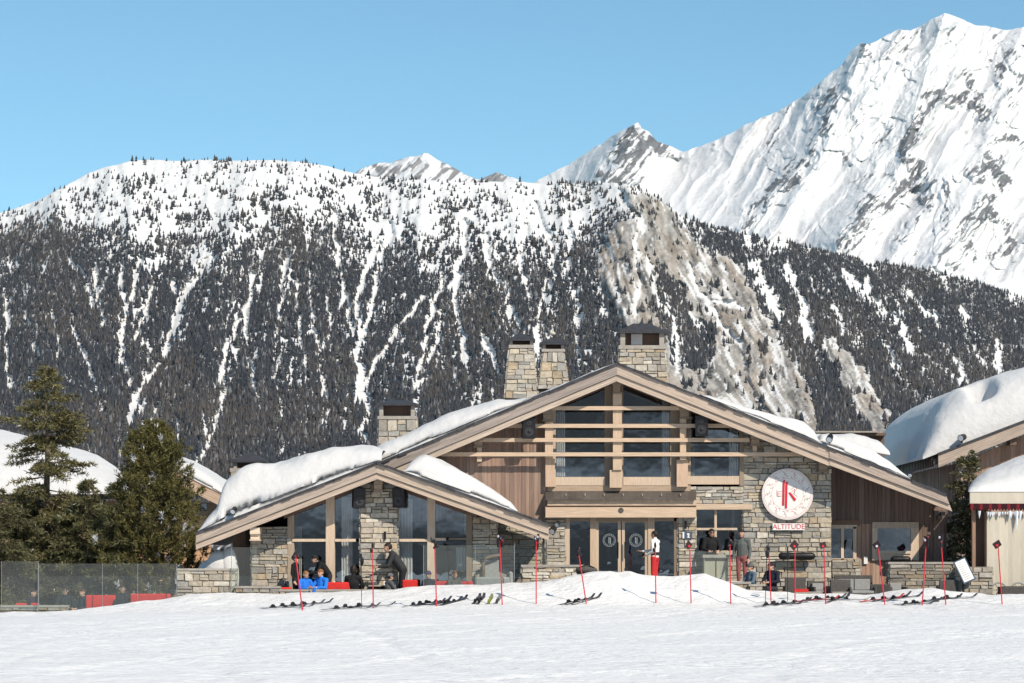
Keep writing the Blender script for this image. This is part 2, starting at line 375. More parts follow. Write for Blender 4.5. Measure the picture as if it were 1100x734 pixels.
def build_forest_mountain():
    nu, nv = 980, 330
    uu = np.linspace(-240, 1340, nu); tt = np.linspace(0, 1, nv)
    U, T = np.meshgrid(uu, tt); V = VB+(crest(U)-VB)*T
    dens, rock, cm, c = ridge_masks(U, V)
    Y = ridge_surf(U, V, cm, rock, c)
    X = (U-CX)*Y/F; Z = CZ+(HY-V)*Y/F
    snow = np.array([.655, .652, .652]); duff = np.array([.050, .048, .049])
    n1 = fbm(U/5, V/7, 4, 201)[..., None]; n2 = fbm(c/12, V/24, 4, 202)[..., None]
    rk = np.array([.275, .258, .240])*(.70+.6*fbm(U/2.0, V/2.0, 2, 209)[..., None])*(.42+1.16*fbm(c/5, V/9, 5, 203, .65)[..., None])
    rk = rk*(1-.55*sstep(.62, .85, ridged(c/5.5+.8*fbm(U/8, V/8, 3, 208), V/34, 3, 207)))[..., None]*1.15
    rk = rk*(1-.30*sstep(.45, .7, n2))+np.array([.40, .30, .21])*.30*sstep(.45, .7, n2)
    rs = sstep(.63, .70, fbm(c/3.4, V/16, 5, 204)+.26*(fbm(U/34, V/34, 2, 205)-.5))[..., None]
    rk = rk*(1-.8*rs)+snow*.8*rs
    fl = sstep(.38, .66, dens+.25*(n1[..., 0]-.5))[..., None]
    fl = fl*(1-.55*sstep(.58, .68, fbm(U/3, V/4, 3, 206)[..., None]))
    col = snow*(1-fl)+duff*fl
    r = rock[..., None]*(1-cm[..., None]*.9); col = col*(1-r)+rk*r
    # far side, falling away behind the crest
    k = 7; s = np.linspace(.15, 1, k)[:, None]
    Yb = Y[-1][None]+s*1500; Zb = Z[-1][None]-s*s*900-s*60; Xb = X[-1][None]*(Yb/Y[-1][None])
    V3 = np.concatenate([np.stack([X, Y, Z], -1), np.stack([Xb, Yb, Zb], -1)], 0).reshape(-1, 3)
    cc = np.concatenate([col, np.repeat(col[-1][None], k, 0)], 0).reshape(-1, 3)
    o = np_mesh('mountain', V3, grid_faces(nv+k, nu), mountain_mat('forest_mountain_ground', 3.0, .06), cc)
    structure(o, 'forested mountain ridge with snow chutes and a bare tan cliff')
    return o
build_forest_mountain()

# ---- the trees on it
def tree_batch(pos, h, w, col, nseg=5, seed=3, single=False):
    """many small two tier conifers as one array mesh"""
    r = np.random.default_rng(seed); n = len(pos); ang0 = r.random(n)*6.28
    vs = []; fs = []; k = nseg
    tiers = [(.04, .62, 1.0), (.38, 1.0, .68)]
    if single: tiers = [(.02, 1.0, 1.0)]
    o = 0; cols = []
    for (z0, z1, wr) in tiers:
        for j in range(k):
            a = ang0+2*math.pi*j/k; jit = .65+.6*r.random(n)
            vs.append(np.stack([pos[:, 0]+np.cos(a)*w*wr*jit, pos[:, 1]+np.sin(a)*w*wr*jit, pos[:, 2]+h*(z0+.08*r.random(n))], -1))
            cols.append(col*(.75+.45*r.random((n, 1))))
        vs.append(np.stack([pos[:, 0]+.05*w*r.standard_normal(n), pos[:, 1], pos[:, 2]+h*z1], -1)); cols.append(col*1.05)
        for j in range(k): fs.append((o+j, o+(j+1) % k, o+k))
        o += k+1
    V = np.stack(vs, 1); cc = np.stack(cols, 1)
    Fa = (np.array(fs)[None]+(np.arange(n)*o)[:, None, None]).reshape(-1, 3)
    return V.reshape(-1, 3), Fa, cc.reshape(-1, 3)
def build_forest():
    r = np.random.default_rng(5); N = 620000
    u = r.uniform(-150, 1260, N); cr = crest(u); v = cr-2+(585-cr)*r.random(N)
    v = np.maximum(v, cr+.3)
    dens, rock, cm, c = ridge_masks(u, v)
    area = (585-cr)/415.0                                   # even spread over the slope
    keep = r.random(N) < dens*area*.60
    u, v, dens, cm, rock, c = u[keep], v[keep], dens[keep], cm[keep], rock[keep], c[keep]
    Y = ridge_surf(u, v, cm, rock, c); n = len(u)
    pos = np.stack([(u-CX)*Y/F, Y, CZ+(HY-v)*Y/F-.6], -1)
    d = v-crest(u)
    hh = np.interp(d, [0, 60, 160, 330], [5.8, 6.8, 8.4, 9.4])*np.where(u > 740, 1.25, 1)*np.interp(dens, [.3, .75], [1, .70])*np.exp(.28*r.standard_normal(n))
    hh = np.clip(hh, 3.0, 19); ww = hh*r.uniform(.15, .24, n)*np.interp(dens, [.2, .6], [1.4, 1])
    spr = np.array([.036, .039, .046]); lar = np.array([.062, .056, .053]); fro = np.array([.21, .21, .215])
    kind = r.random(n); brown = fbm(u/60, v/50, 3, 400)
    col = np.where((kind < np.clip((brown-.36)*2.4, .06, .75))[:, None], lar, spr)
    col = col*(.7+.7*r.random((n, 1)))
    fz = (r.random(n) < .07)[:, None]; col = np.where(fz, col*.55+fro*.55, col)
    lone = (dens < .33) & (u > 0) & (u < 1100)
    size = np.where(lone, hh/Y, 0); pick = np.argsort(-size)[:290]
    mask = np.ones(n, bool); mask[pick] = False
    thick = dens > .55
    A = tree_batch(pos[mask & thick], hh[mask & thick], ww[mask & thick]*1.15, col[mask & thick], 4, 3, True)
    B = tree_batch(pos[mask & ~thick], hh[mask & ~thick], ww[mask & ~thick], col[mask & ~thick])
    V = np.concatenate([A[0], B[0]]); Fa = np.concatenate([A[1], B[1]+len(A[0])]); cc = np.concatenate([A[2], B[2]])
    print('trees', n)
    o = np_mesh('forest', V, Fa, mat('far_conifer', (1, 1, 1), .9, attr=True, spec=.1), cc, smooth=False)
    tag(o, 'dense dark conifer forest covering the mountain side behind the chalet', 'forest', kind='stuff')
    # the ones that stand alone on the open snow
    protos = []
    mm = mat('lone_conifer', (1, 1, 1), .9, attr=True, spec=.1)
    for q in range(4):
        rr = random.Random(q); mb = MB(); k = 7
        mb.tube([(0, 0, -.08), (0, 0, .2)], [.03, .025], 5, (.12, .09, .07))
        tiers = [(.06, .46, .27), (.26, .68, .21), (.48, .86, .15), (.68, 1.0, .085)]
        for z0, z1, rad in tiers:
            vs = []
            for j in range(k):
                a = 6.283*j/k+rr.random()*.5; f = rad*rr.uniform(.65, 1.2)
                vs.append((math.cos(a)*f, math.sin(a)*f, z0+rr.uniform(-.03, .03)))
            vs.append((rr.uniform(-.01, .01), 0, z1)); g = rr.uniform(.8, 1.25)
            mb.add(vs, [(j, (j+1) % k, k) for j in range(k)], (.070*g, .074*g, .068*g))
        ob = mb.build('conifer', mm); protos.append(ob.data); C.objects.unlink(ob); bpy.data.objects.remove(ob)
    for i in pick:
        ob = bpy.data.objects.new('conifer', protos[int(r.integers(4))]); C.objects.link(ob)
        ob.location = pos[i]; s = hh[i]; ob.scale = (s, s, s); ob.rotation_euler = (0, 0, r.random()*6.28)
        tag(ob, 'small lone dark conifer dotting open snow on the forested mountain', 'tree', 'lone conifers on the open upper snow')
build_forest()

# ---- the high peaks behind
PEAKC = [(520,236),(560,205),(578,193),(605,180),(630,165),(655,148),(668,141),(678,136),(685,131.5),(690,138),(697,141),(706,152),(718,157),(735,163),(750,158),(770,150),(785,143),(800,135),(818,127),(835,120),(850,111),(860,105),(872,95),(880,90),(893,78),(905,69),(914,55),(925,46),(933,47),(942,44),(955,36),(965,32),(978,33),(990,28),(1003,20),(1015,14.5),(1027,19),(1035,21),(1048,27),(1060,28),(1080,33),(1100,29),(1130,45),(1200,70),(1330,150)]
pu = np.array([c[0] for c in PEAKC], float); pv = np.array([c[1] for c in PEAKC], float)
def pcrest(u): return np.interp(u, pu, pv)+2.6*(fbm(u/9.0, u*0+1, 3, 301)-.5)
ROCKS_AND_SHADE = [  # (width, strength, polyline); a few faint ones are shadow streaks coloured as rock
 (9,.85,[(893,99),(888,135),(866,171),(830,202),(812,225),(798,243)]),(6,.7,[(868,172),(850,195),(838,205)]),
 (10,.9,[(1010,103),(985,130),(975,162),(990,192),(965,208),(930,223),(900,258)]),(11,.9,[(996,106),(1020,100),(1040,108),(1062,122)]),
 (8,.8,[(1038,80),(1050,100),(1062,112)]),(9,.9,[(1066,148),(1082,146),(1100,160)]),(11,.95,[(1046,186),(1066,180),(1078,195)]),(9,.8,[(1062,165),(1075,176)]),
 (8,.8,[(1030,290),(1042,255),(1055,220),(1066,213)]),(9,.85,[(1062,225),(1078,238),(1084,260),(1070,275)]),(7,.8,[(1005,285),(1020,260),(1040,235),(1052,222)]),
 (6,.75,[(925,52),(934,47),(928,58)]),(8,.6,[(1068,45),(1076,70),(1080,95),(1090,112)]),(7,.6,[(1086,50),(1094,75),(1098,110)]),(7,.55,[(1012,22),(1022,40),(1030,62)]),
 (6,.5,[(936,52),(930,80),(922,105),(916,140),(912,175)]),(6,.5,[(960,120),(948,150),(938,175),(930,205)]),(5,.5,[(880,92),(876,118),(870,140)]),(6,.45,[(770,152),(786,168),(796,160)]),(6,.5,[(845,118),(838,140),(828,160)]),
 (8,.7,[(1000,200),(990,225),(975,245),(960,265)]),(6,.7,[(1016,200),(1022,220),(1014,240)]),(7,.6,[(940,230),(925,250),(910,275)]),(5,.5,[(960,45),(950,66),(940,84)]),(5,.5,[(985,34),(975,60),(960,85)])]
JPOLY = [(684,130),(668,142),(655,170),(640,197),(660,215),(684,196),(698,176),(712,168),(730,163),(706,150),(694,139)]
FIELDS = [[(712,166),(760,164),(800,150),(815,170),(800,215),(770,250),(740,240),(705,190)], [(850,262),(890,235),(900,255),(890,285),(860,280)], [(1000,118),(1040,128),(1066,150),(1050,170),(1010,192),(990,180),(984,150)], [(840,215),(880,180),(905,160),(915,190),(880,240),(850,262),(828,250)]]
def peak_rock_shade(u, v):
    uu, vv = wob(u, v, 22, 14, 500); m = np.zeros(np.shape(u))
    for wd, st, pts in ROCKS_AND_SHADE:
        m = np.maximum(m, st*(1-sstep(wd*.3, wd*1.35, polyd(uu, vv, pts))))
    m = np.maximum(m, .95*sstep(-5, 3, inpoly(uu, vv, JPOLY)))
    m = np.maximum(m, .30*sstep(-10, 40, u-800)*(fbm(u/30, v/30, 2, 510) > .5))
    for fp in FIELDS: m = m*(1-sstep(-2, 10, inpoly(uu, vv, fp)))
    return m
def build_peaks():
    nu, nv = 1050, 540; VBp = 350.0
    uu = np.linspace(520, 1330, nu); tt = np.linspace(0, 1, nv)
    U, T = np.meshgrid(uu, tt); V = VBp+(np.minimum(pcrest(U), 345)-VBp)*T
    D = V-pcrest(U)
    m = peak_rock_shade(U, V)
    c = U+.62*(V-150)+18*(fbm(U/60, V/60, 2, 520)-.5); c2 = U-.5*(V-150)
    ks = np.exp(-np.linspace(-2, 2, 61)**2); ks /= ks.sum(); pc = np.minimum(pcrest(uu), 345); sc_ = np.convolve(np.pad(pc, 30, mode='edge'), ks, 'valid')
    Y = 7600+2600*(VBp-V)/(VBp-sc_[None])
    sm = np.ones(U.shape)
    for fp in FIELDS: sm = sm*(1-.8*sstep(-6, 14, inpoly(*wob(U, V, 16, 20, 560), fp)))
    Y -= 420*ridged(c/120, (V-.3*U)/300, 2, 530)+230*ridged(c/46+.3*fbm(U/25, V/25, 3, 533), V/130+.5*fbm(U/38, V/38, 2, 534), 3, 531)+(10+32*sm)*ridged(c/15+.6*fbm(U/11, V/11, 3, 535), V/46+.7*fbm(U/14, V/14, 2, 536), 4, 532)
    Y += 0
    cr = fbm(c/4.2, V/11, 4, 540)
    Y -= m*70*ridged(c/6.5, V/12, 3, 541)+5*fbm(U/5, V/5, 3, 542)
    # broad spur running down from the summit and from the shoulder
    for wd, amp, pts in [(40, 420, [(1015,14),(985,110),(972,170),(900,265),(880,330)]),(34, 330, [(935,46),(900,110),(860,180),(790,260)]),(34, 300, [(1100,60),(1060,150),(1030,230),(990,300)]),(22, 200, [(685,132),(672,170),(640,215)]),(30, 160, [(800,135),(770,190),(740,240)])]:
        d = polyd(U, V, pts); Y -= amp*np.clip(1-d/wd/1.6, 0, 1)
    X = (U-CX)*Y/F; Z = CZ+(HY-V)*Y/F
    snow = np.array([.675, .675, .68]); g = fbm(U/4, V/4, 4, 550)[..., None]
    rk = np.array([.155, .156, .162])*(.6+.8*g)
    gy = np.gradient(Y, axis=1)/(uu[1]-uu[0]); lf = sstep(4, 22, -gy)                 # steep flanks turned away hold no snow
    ln = ridged((U+.9*V)/5.5+1.6*fbm(U/12, V/12, 3, 555), (V-.5*U)/30, 3, 551)               # slanting ledges
    brk = sstep(.485, .55, m*.62+.14*lf*(m > .05)+.85*(ln-.62)+.42*(fbm(c/2.6, V/5, 4, 552)-.5)+.30*(fbm(U/2.2, V/2.2, 3, 553)-.5))
    brk = np.maximum(brk*sstep(.03, .2, m), .6*sstep(.82, .9, ln)*sstep(.54, .68, fbm(U/30, V/30, 2, 556))*sstep(25, 60, U-730))[..., None]
    col = snow*(1-brk)+rk*brk
    k = 6; s = np.linspace(.15, 1, k)[:, None]
    Yb = Y[-1][None]+s*2500; Zb = Z[-1][None]-s*s*1500-s*120; Xb = X[-1][None]*(Yb/Y[-1][None])
    V3 = np.concatenate([np.stack([X, Y, Z], -1), np.stack([Xb, Yb, Zb], -1)], 0).reshape(-1, 3)
    cc = np.concatenate([col, np.repeat(col[-1][None], k, 0)], 0).reshape(-1, 3)
    o = np_mesh('mountain', V3, grid_faces(nv+k, nu), mountain_mat('high_alpine_face', 5.0, .03), cc)
    structure(o, 'high snow covered alpine peak with grey rock bands')
    # small sharp summits just over the ridge
    Q = [(350,215),(375,192),(385,183),(393,179.5),(400,177),(410,174.5),(418,175.5),(430,171.5),(440,168.5),(448,167.5),(455,165),(460,165),(468,170),(476,175),(482,177),(490,182),(500,187.5),(508,191),(515,193),(524,189),(533,185),(540,187.5),(548,190),(556,193),(566,199),(590,215)]
    qu = np.array([q[0] for q in Q], float); qv = np.array([q[1] for q in Q], float)
    nu, nv = 320, 110; uu = np.linspace(352, 588, nu); U, T = np.meshgrid(uu, np.linspace(0, 1, nv))
    qc = np.interp(U, qu, qv)+1.4*(fbm(U/6, U*0, 3, 601)-.5); V = 232+(np.minimum(qc, 230)-232)*T
    c = U+1.0*(V-180)
    Y = 5200+700*T-150*ridged(c/24, V/80, 3, 603)-40*ridged(c/8, V/30, 3, 604)
    X = (U-CX)*Y/F; Z = CZ+(HY-V)*Y/F
    b = sstep(.58, .68, ridged(c/7.5, V/40, 3, 606)*.6+.4*fbm(U/8, V/8, 3, 607)+.08*np.exp(-((U-535)/14)**2)+.05*np.exp(-((U-495)/14)**2))[..., None]*.9
    col = snow*(1-b)+np.array([.17, .165, .165])*b
    s = np.linspace(.2, 1, 5)[:, None]
    Yb = Y[-1][None]+s*900; Zb = Z[-1][None]-s*700; Xb = X[-1][None]*(Yb/Y[-1][None])
    V3 = np.concatenate([np.stack([X, Y, Z], -1), np.stack([Xb, Yb, Zb], -1)], 0).reshape(-1, 3)
    cc = np.concatenate([col, np.repeat(col[-1][None], 5, 0)], 0).reshape(-1, 3)
    structure(np_mesh('mountain', V3, grid_faces(nv+5, nu), M['alp'] if 'alp' in M else mountain_mat('far_summit', 3.0, .05), cc), 'small sharp snowy summits just behind the forested ridge')
build_peaks()

# ================================================================ SNOW GROUND
EDGE = [(-400,664),(-100,661),(0,658.5),(60,658),(90,655),(130,649),(180,643),(200,639),(250,638),(300,638),(350,637),(400,635),(430,633),(470,630),(520,629),(560,627),(590,624.5),(610,620.5),(632,615.5),(648,613.5),(655,613),(664,615),(676,614.5),(690,618.5),(720,621),(740,619),(757,617.5),(770,622),(785,628),(800,634),(830,637.5),(880,639),(935,639.5),(955,636),(980,633),(1000,632.5),(1016,635),(1040,638.5),(1100,639),(1300,641)]
eu = np.array([e[0] for e in EDGE], float); ev = np.array([e[1] for e in EDGE], float)
YB = 70.0
def ground_z(x, y):
    x = np.asarray(x, float); y = np.asarray(y, float)
    px = CX+x*F/np.maximum(y, 30)
    zb = CZ-(np.interp(CX+x*F/YB, eu, ev)-HY)*YB/F            # crest of the bank in front of the terrace
    side = np.interp(CX+x*F/YB, [-300, 0, 250, 500, 1100], [-.36, -.30, -.06, 0, 0])
    base = .54*np.clip(y, -60, 67)/67.0+side*np.clip(y/67.0, 0, 1)**2
    n = .05*(fbm(x/2.6, y/1.7, 4, 700)-.5)+.16*(fbm(x/9, y/7, 2, 701)-.5)
    for x0, a, b, wd, dp in TRK:                                   # old ski tracks
        t = y-50; dx = x-(x0+a*t+b*t*t+.5*np.sin(t*.25+x0)); z_ = np.exp(-(dx/wd)**2)-.5*np.exp(-((np.abs(dx)-2*wd)/wd)**2); n = n-dp*z_*sstep(20, 26, y)*(1-sstep(63, 67, y))
    n = n+.07*(fbm(x/.42, y/.55, 3, 710)-.5)*sstep(58, 64, y)
    k = sstep(66.2, 69.9, y)
    z = base*(1-k)+zb*k+n*(1-.45*k)+.10*k*(fbm(x/.7, y/.7, 3, 702)-.5)*sstep(61.5, 69, y)
    back = sstep(70.1, 71.2, y)
    z = z*(1-back)+(-.75)*back
    z = z-12*sstep(105, 200, y)-26*sstep(200, 2600, y)
    return z
TRK = []
_r = random.Random(31)
for _i in range(26):
    x0 = _r.uniform(-13, 13); a = _r.uniform(-.9, .9); TRK.append((x0, a, _r.uniform(-.02, .02), _r.uniform(.10, .22), _r.uniform(.008, .022)))
def gz(x, y): return float(ground_z(np.array([x]), np.array([y]))[0])
def on_ground(px, py):
    """where the sight line through a photo pixel meets the snow"""
    ys = np.linspace(25, 70, 1500); zs = CZ+(HY-py)*ys/F; xs = (px-CX)*ys/F
    g = ground_z(xs, ys); i = int(np.argmax(zs <= g)) if (zs <= g).any() else len(ys)-1
    return Vector((xs[i], ys[i], g[i]))
def build_ground():
    xs = np.concatenate([-np.geomspace(3500, 22, 36), np.linspace(-21, 21, 560), np.geomspace(22, 3500, 36)])
    ys = np.concatenate([-np.geomspace(600, 12, 10), np.linspace(-8, 22, 14), np.linspace(23, 64, 210), np.linspace(64.1, 71.4, 100), np.geomspace(71.8, 3000, 40)])
    Xg, Yg = np.meshgrid(xs, ys); Z = ground_z(Xg, Yg)
    V3 = np.stack([Xg, Yg, Z], -1).reshape(-1, 3)
    structure(np_mesh('snow_ground', V3, grid_faces(len(ys), len(xs)), M['piste']), 'groomed snow slope with ski marks')
build_ground()
# the slope behind the viewer, which the panes mirror
def build_hill():
    nu, nv = 90, 50; xs = np.linspace(-1500, 1500, nu); t = np.linspace(0, 1, nv)
    Xg, T = np.meshgrid(xs, t); Yg = -250-900*T
    Z = -3+330*T**1.1+40*T*(fbm(Xg/160, Yg/160, 4, 800)-.5)*2
    fo = sstep(.44, .56, fbm(Xg/70, Yg/45, 4, 801)+.06*(1-T))[..., None]*.9
    col = np.array([.66, .66, .67])*(1-fo)+np.array([.06, .06, .055])*fo
    V3 = np.stack([Xg, Yg, Z], -1).reshape(-1, 3)
    structure(np_mesh('hill', V3, grid_faces(nv, nu)[:, ::-1], mountain_mat('wooded_hill', 2, .1), col.reshape(-1, 3)), 'wooded snow hill behind the viewer')
build_hill()

# ================================================================ CLEAR MOUNTAIN AIR
def build_air():
    lo = min((o.matrix_world @ Vector(c)).z for o in C.objects if o.type == 'MESH' and o.name.startswith(('mountain', 'snow_ground')) for c in o.bound_box)
    mb = MB(); mb.box(-6000, 6000, -3000, 15000, lo-1, 2700)
    m = bpy.data.materials.new('mountain_air'); m.use_nodes = True; t = m.node_tree; t.nodes.remove(t.nodes['Principled BSDF'])
    v = t.nodes.new('ShaderNodeVolumePrincipled'); v.inputs['Color'].default_value = (.72, .86, 1, 1); v.inputs['Density'].default_value = 1.2e-5; v.inputs['Anisotropy'].default_value = .1
    t.links.new(v.outputs[0], t.nodes['Material Output'].inputs['Volume'])
    o = mb.build('haze', m); o['label'] = 'thin bluish mountain air between the chalet and the far peaks'; o['kind'] = 'stuff'; o['category'] = 'haze'
build_air()
# ================================================================ SNOW BLANKETS ON ROOFS
def lerp_pts(pts, xs):
    return np.interp(xs, [p[0] for p in pts], [p[1] for p in pts])
def blanket(name, label, roof, top, Y0, Y1, n=110, m=44, rad=.75, seed=0, ease=None):
    """deep snow on a sloping roof: roof = roof line, top = snow line (both in photo pixels at depth Y0)"""
    x0, x1 = min(p[0] for p in top), max(p[0] for p in top)
    xs = np.linspace(x0, x1, n); rz = lerp_pts(roof, xs); tz = lerp_pts(top, xs)
    h = np.maximum(rz-tz, .3)*Y0/F; x = (xs-CX)*Y0/F; bz = CZ+(HY-rz)*Y0/F+.012
    ts = np.concatenate([np.linspace(0, 1, 10)**1.6*rad*1.3, np.linspace(rad*1.3, Y1-Y0, m)[1:]])
    rows = []; bot = []
    for t in ts:
        e = math.sqrt(max(0, 1-(1-min(t/rad, 1))**2)); tb = (Y1-Y0)-t
        e *= math.sqrt(max(0, 1-(1-min(tb/rad, 1))**2)) if tb < rad else 1
        k = .045*(fbm(x/.30+seed, np.full_like(x, (Y0+t)/.30), 3, 960+seed)-.5)+h*(.10+.90*e)*(1+.14*(fbm(x/1.1+seed*7, np.full_like(x, (Y0+t)/1.3), 3, 900+seed)-.5)*2*(1 if t > .1 else .4))
        slump = .10*(fbm(x/.9, x*0+3, 3, 940+seed)-.2)*(1-e)
        rows.append(np.stack([x, Y0+t-slump*0+.04*np.sin(x*2.3+seed)*(1-e), bz+k], -1)); bot.append(np.stack([x, np.full_like(x, Y0+t), bz-.004], -1))
    a = len(rows); V = np.concatenate([np.array(rows).reshape(-1, 3), np.array([bot[0], bot[-1]]).reshape(-1, 3)])
    fq = grid_faces(a, n); o = a*n; i = np.arange(n-1)
    fr = np.stack([i, o+i, o+i+1, i+1], -1)[:, ::-1]; bk = np.stack([(a-1)*n+i, (a-1)*n+i+1, o+n+i+1, o+n+i], -1)[:, ::-1]
    ob = np_mesh(name, V, np.concatenate([fq, fr, bk]), M['snowcap'])
    tag(ob, label, 'snow', kind='stuff'); return ob

# ================================================================ THE CHALET
YM, YL = 72.72, 70.76                     # faces of the great gable's and the low gable's barge boards
YW, YWL = 73.68, 71.85                  # wall faces under them
chalet = thing('ski_chalet', 'wide stone and larch mountain restaurant with two snowy gables below the forest', 'chalet', P(663, 640, YW))
PAL = [(.45,.40,.335),(.41,.375,.32),(.48,.42,.33),(.37,.35,.315),(.46,.40,.31),(.44,.355,.25),(.345,.34,.315),(.55,.51,.44),(.42,.385,.31),(.31,.295,.27),(.46,.425,.365),(.50,.45,.375),(.38,.35,.30)]
def stones(mb, quad, seed=0, hmin=.065, hmax=.21, wmin=.13, wmax=.55, depth=.05, dark=1.0, nrm=None, clip=None):
    """courses of roughly dressed stone on a quad (bl, br, tr, tl); each stone stands proud by its own amount"""
    r = random.Random(seed); bl, br, tr, tl = [Vector(q) for q in quad]
    H = ((tl-bl).length+(tr-br).length)/2; W = max((br-bl).length, (tr-tl).length)
    n = nrm or (br-bl).cross(tl-bl).normalized()
    at = lambda u, v: (bl*(1-u)+br*u)*(1-v)+(tl*(1-u)+tr*u)*v
    def stone(u0, u1, v0, v1):
        g = .008; gu, gv = g/W, g/H
        j = lambda: r.uniform(-.016, .016)
        c4 = [at(u0+gu+j()/W, v0+gv+j()/H), at(u1-gu+j()/W, v0+gv+j()/H), at(u1-gu+j()/W, v1-gv+j()/H), at(u0+gu+j()/W, v1-gv+j()/H)]
        if clip and not all(clip(p) for p in c4): return
        d = depth*r.uniform(.35, 1); cen = sum(c4, Vector())/4
        top = [p+(cen-p)*.07+n*(d*r.uniform(.75, 1.1)) for p in c4]
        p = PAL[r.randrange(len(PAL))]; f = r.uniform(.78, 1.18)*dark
        mb.add(c4+top, [(4, 5, 6, 7), (0, 1, 5, 4), (1, 2, 6, 5), (2, 3, 7, 6), (3, 0, 4, 7)], tuple(k*f for k in p))
    v = 0
    while v < 1-1e-6:
        hh = r.uniform(hmin, hmax)/H
        if 1-v-hh < hmin*.7/H: hh = 1-v
        u = 0
        while u < 1-1e-6:
            ww = r.uniform(wmin, wmax)*(1.2 if hh*H < .13 else 1)/W
            if 1-u-ww < wmin*.7/W: ww = 1-u
            if hh*H > .17 and r.random() < .35:
                k = r.uniform(.35, .65); stone(u, u+ww, v, v+hh*k); stone(u, u+ww, v+hh*k, v+hh)
            else: stone(u, u+ww, v, v+hh)
            u += ww
        v += hh
def pq(x0, x1, y0, y1, Y):       # pixel rectangle as quad bl br tr tl
    return [P(x0, y1, Y), P(x1, y1, Y), P(x1, y0, Y), P(x0, y0, Y)]
def stone_part(name, rects, parent, seed=0, **k):
    """rects: (x0,x1,y0,y1,Y,depth) in photo pixels; each a mortar body with stones laid on its faces"""
    for i, (x0, x1, y0, y1, Y, d) in enumerate(rects):
        mb = MB(); mb.mi = 0; mb.pbox(x0, x1, y0, y1, Y, d)
        mb.mi = 1; stones(mb, pq(x0, x1, y0, y1, Y), seed+i, **k)
        a, b = P(x0, y1, Y), P(x1, y1, Y); c, e = P(x1, y0, Y), P(x0, y0, Y); dv = Vector((0, d, 0))
        if d > .25:
            stones(mb, [b, b+dv, c+dv, c], seed+i+50, **k)
            stones(mb, [a+dv, a, e, e+dv], seed+i+90, **k)
        mb.build(name, [M['mortar'], M['stone']], parent)
def boards(mb, pts_top, y_bot, x0, x1, Y, d, wpx=4.6, base=(1, 1, 1), seed=0, var=.22):
    """upright boards from y_bot to a sloping top line"""
    r = random.Random(seed); x = x0
    while x < x1-.3:
        w = min(wpx*r.uniform(.75, 1.25), x1-x)
        ta, tb = float(lerp_pts(pts_top, [x])[0]), float(lerp_pts(pts_top, [x+w])[0])
        if ta < y_bot-.5 or tb < y_bot-.5:
            f = 1+r.uniform(-var, var); c = (base[0]*f*r.uniform(.96, 1.05), base[1]*f, base[2]*f*r.uniform(.95, 1.04))
            yy = Y+r.uniform(0, .012)
            mb.prism([(x+.12, y_bot), (x+w-.12, y_bot), (x+w-.12, min(tb, y_bot-.4)), (x+.12, min(ta, y_bot-.4))], yy, d, c)
        x += w

# ---- roof slabs: (name, roof line in px at Y0, thickness px)
def slab(parent, name, pts, th, Y0, Y1, m='soffit'):
    mb = MB(); a, b = pts
    mb.prism([a, b, (b[0], b[1]+th), (a[0], a[1]+th)], Y0, Y1-Y0, (1, 1, 1)); return mb.build(name, M[m], parent)
RM_L, RM_A, RM_R = (392, 503.2), (663, 389.5), (1016, 530.0)
def rline(a, b, x): return a[1]+(b[1]-a[1])*(x-a[0])/(b[0]-a[0])
roof = MB()
for a, b in ((RM_L, RM_A), (RM_A, RM_R)):
    roof.prism([(a[0], a[1]+2), (b[0], b[1]+2), (b[0], b[1]+13), (a[0], a[1]+13)], YM+.10, 14, (1, 1, 1))
roof_o = roof.build('roof', M['soffit'], chalet)
def slate_edge(pts, Y0, d, seed, parent):
    """ragged slate courses along the top of a verge"""
    r = random.Random(seed); mb = MB()
    for (x0, y0), (x1, y1) in zip(pts[:-1], pts[1:]):
        L = abs(x1-x0); n = int(L/9); 
        for i in range(n):
            a, b = i/n, (i+1.06)/n; o = r.uniform(-.5, .25)
            A = (x0+(x1-x0)*a, y0+(y1-y0)*a+o); B = (x0+(x1-x0)*b, y0+(y1-y0)*b+o+r.uniform(-.2, .2))
            c = r.uniform(.7, 1.3)
            mb.prism([A, B, (B[0], B[1]+2.6), (A[0], A[1]+2.6)], Y0+r.uniform(-.05, .0), d, (c, c, c*1.02))
    return mb.build('slate_edge', M['slate'], parent)
se = slate_edge([RM_L, RM_A, RM_R], YM-.03, .5, 4, roof_o)
def barge(a, b, y0, y1, Y, d, m, tint, cutb=None, name='barge_board'):
    mb = MB(); f = tint; q = cutb or (0, 0)
    mb.prism([(a[0], a[1]+y0), (b[0]+q[0], b[1]+y0), (b[0]+q[1], b[1]+y1), (a[0], a[1]+y1)], Y, d, f)
    return mb.build(name, M[m], chalet)
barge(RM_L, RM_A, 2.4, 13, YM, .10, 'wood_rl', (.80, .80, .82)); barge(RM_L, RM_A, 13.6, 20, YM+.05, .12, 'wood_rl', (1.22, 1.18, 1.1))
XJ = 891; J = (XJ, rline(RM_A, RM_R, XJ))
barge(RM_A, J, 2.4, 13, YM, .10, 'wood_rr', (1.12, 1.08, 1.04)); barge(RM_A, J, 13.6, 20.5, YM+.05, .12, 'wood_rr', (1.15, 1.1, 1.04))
barge(J, RM_R, 1.6, 12, YM-.03, .10, 'wood_rr', (.92, .90, .90), (0, 4)); barge(J, RM_R, 12.6, 19.5, YM+.03, .12, 'wood_rr', (1.1, 1.06, 1.0), (4.2, 7))
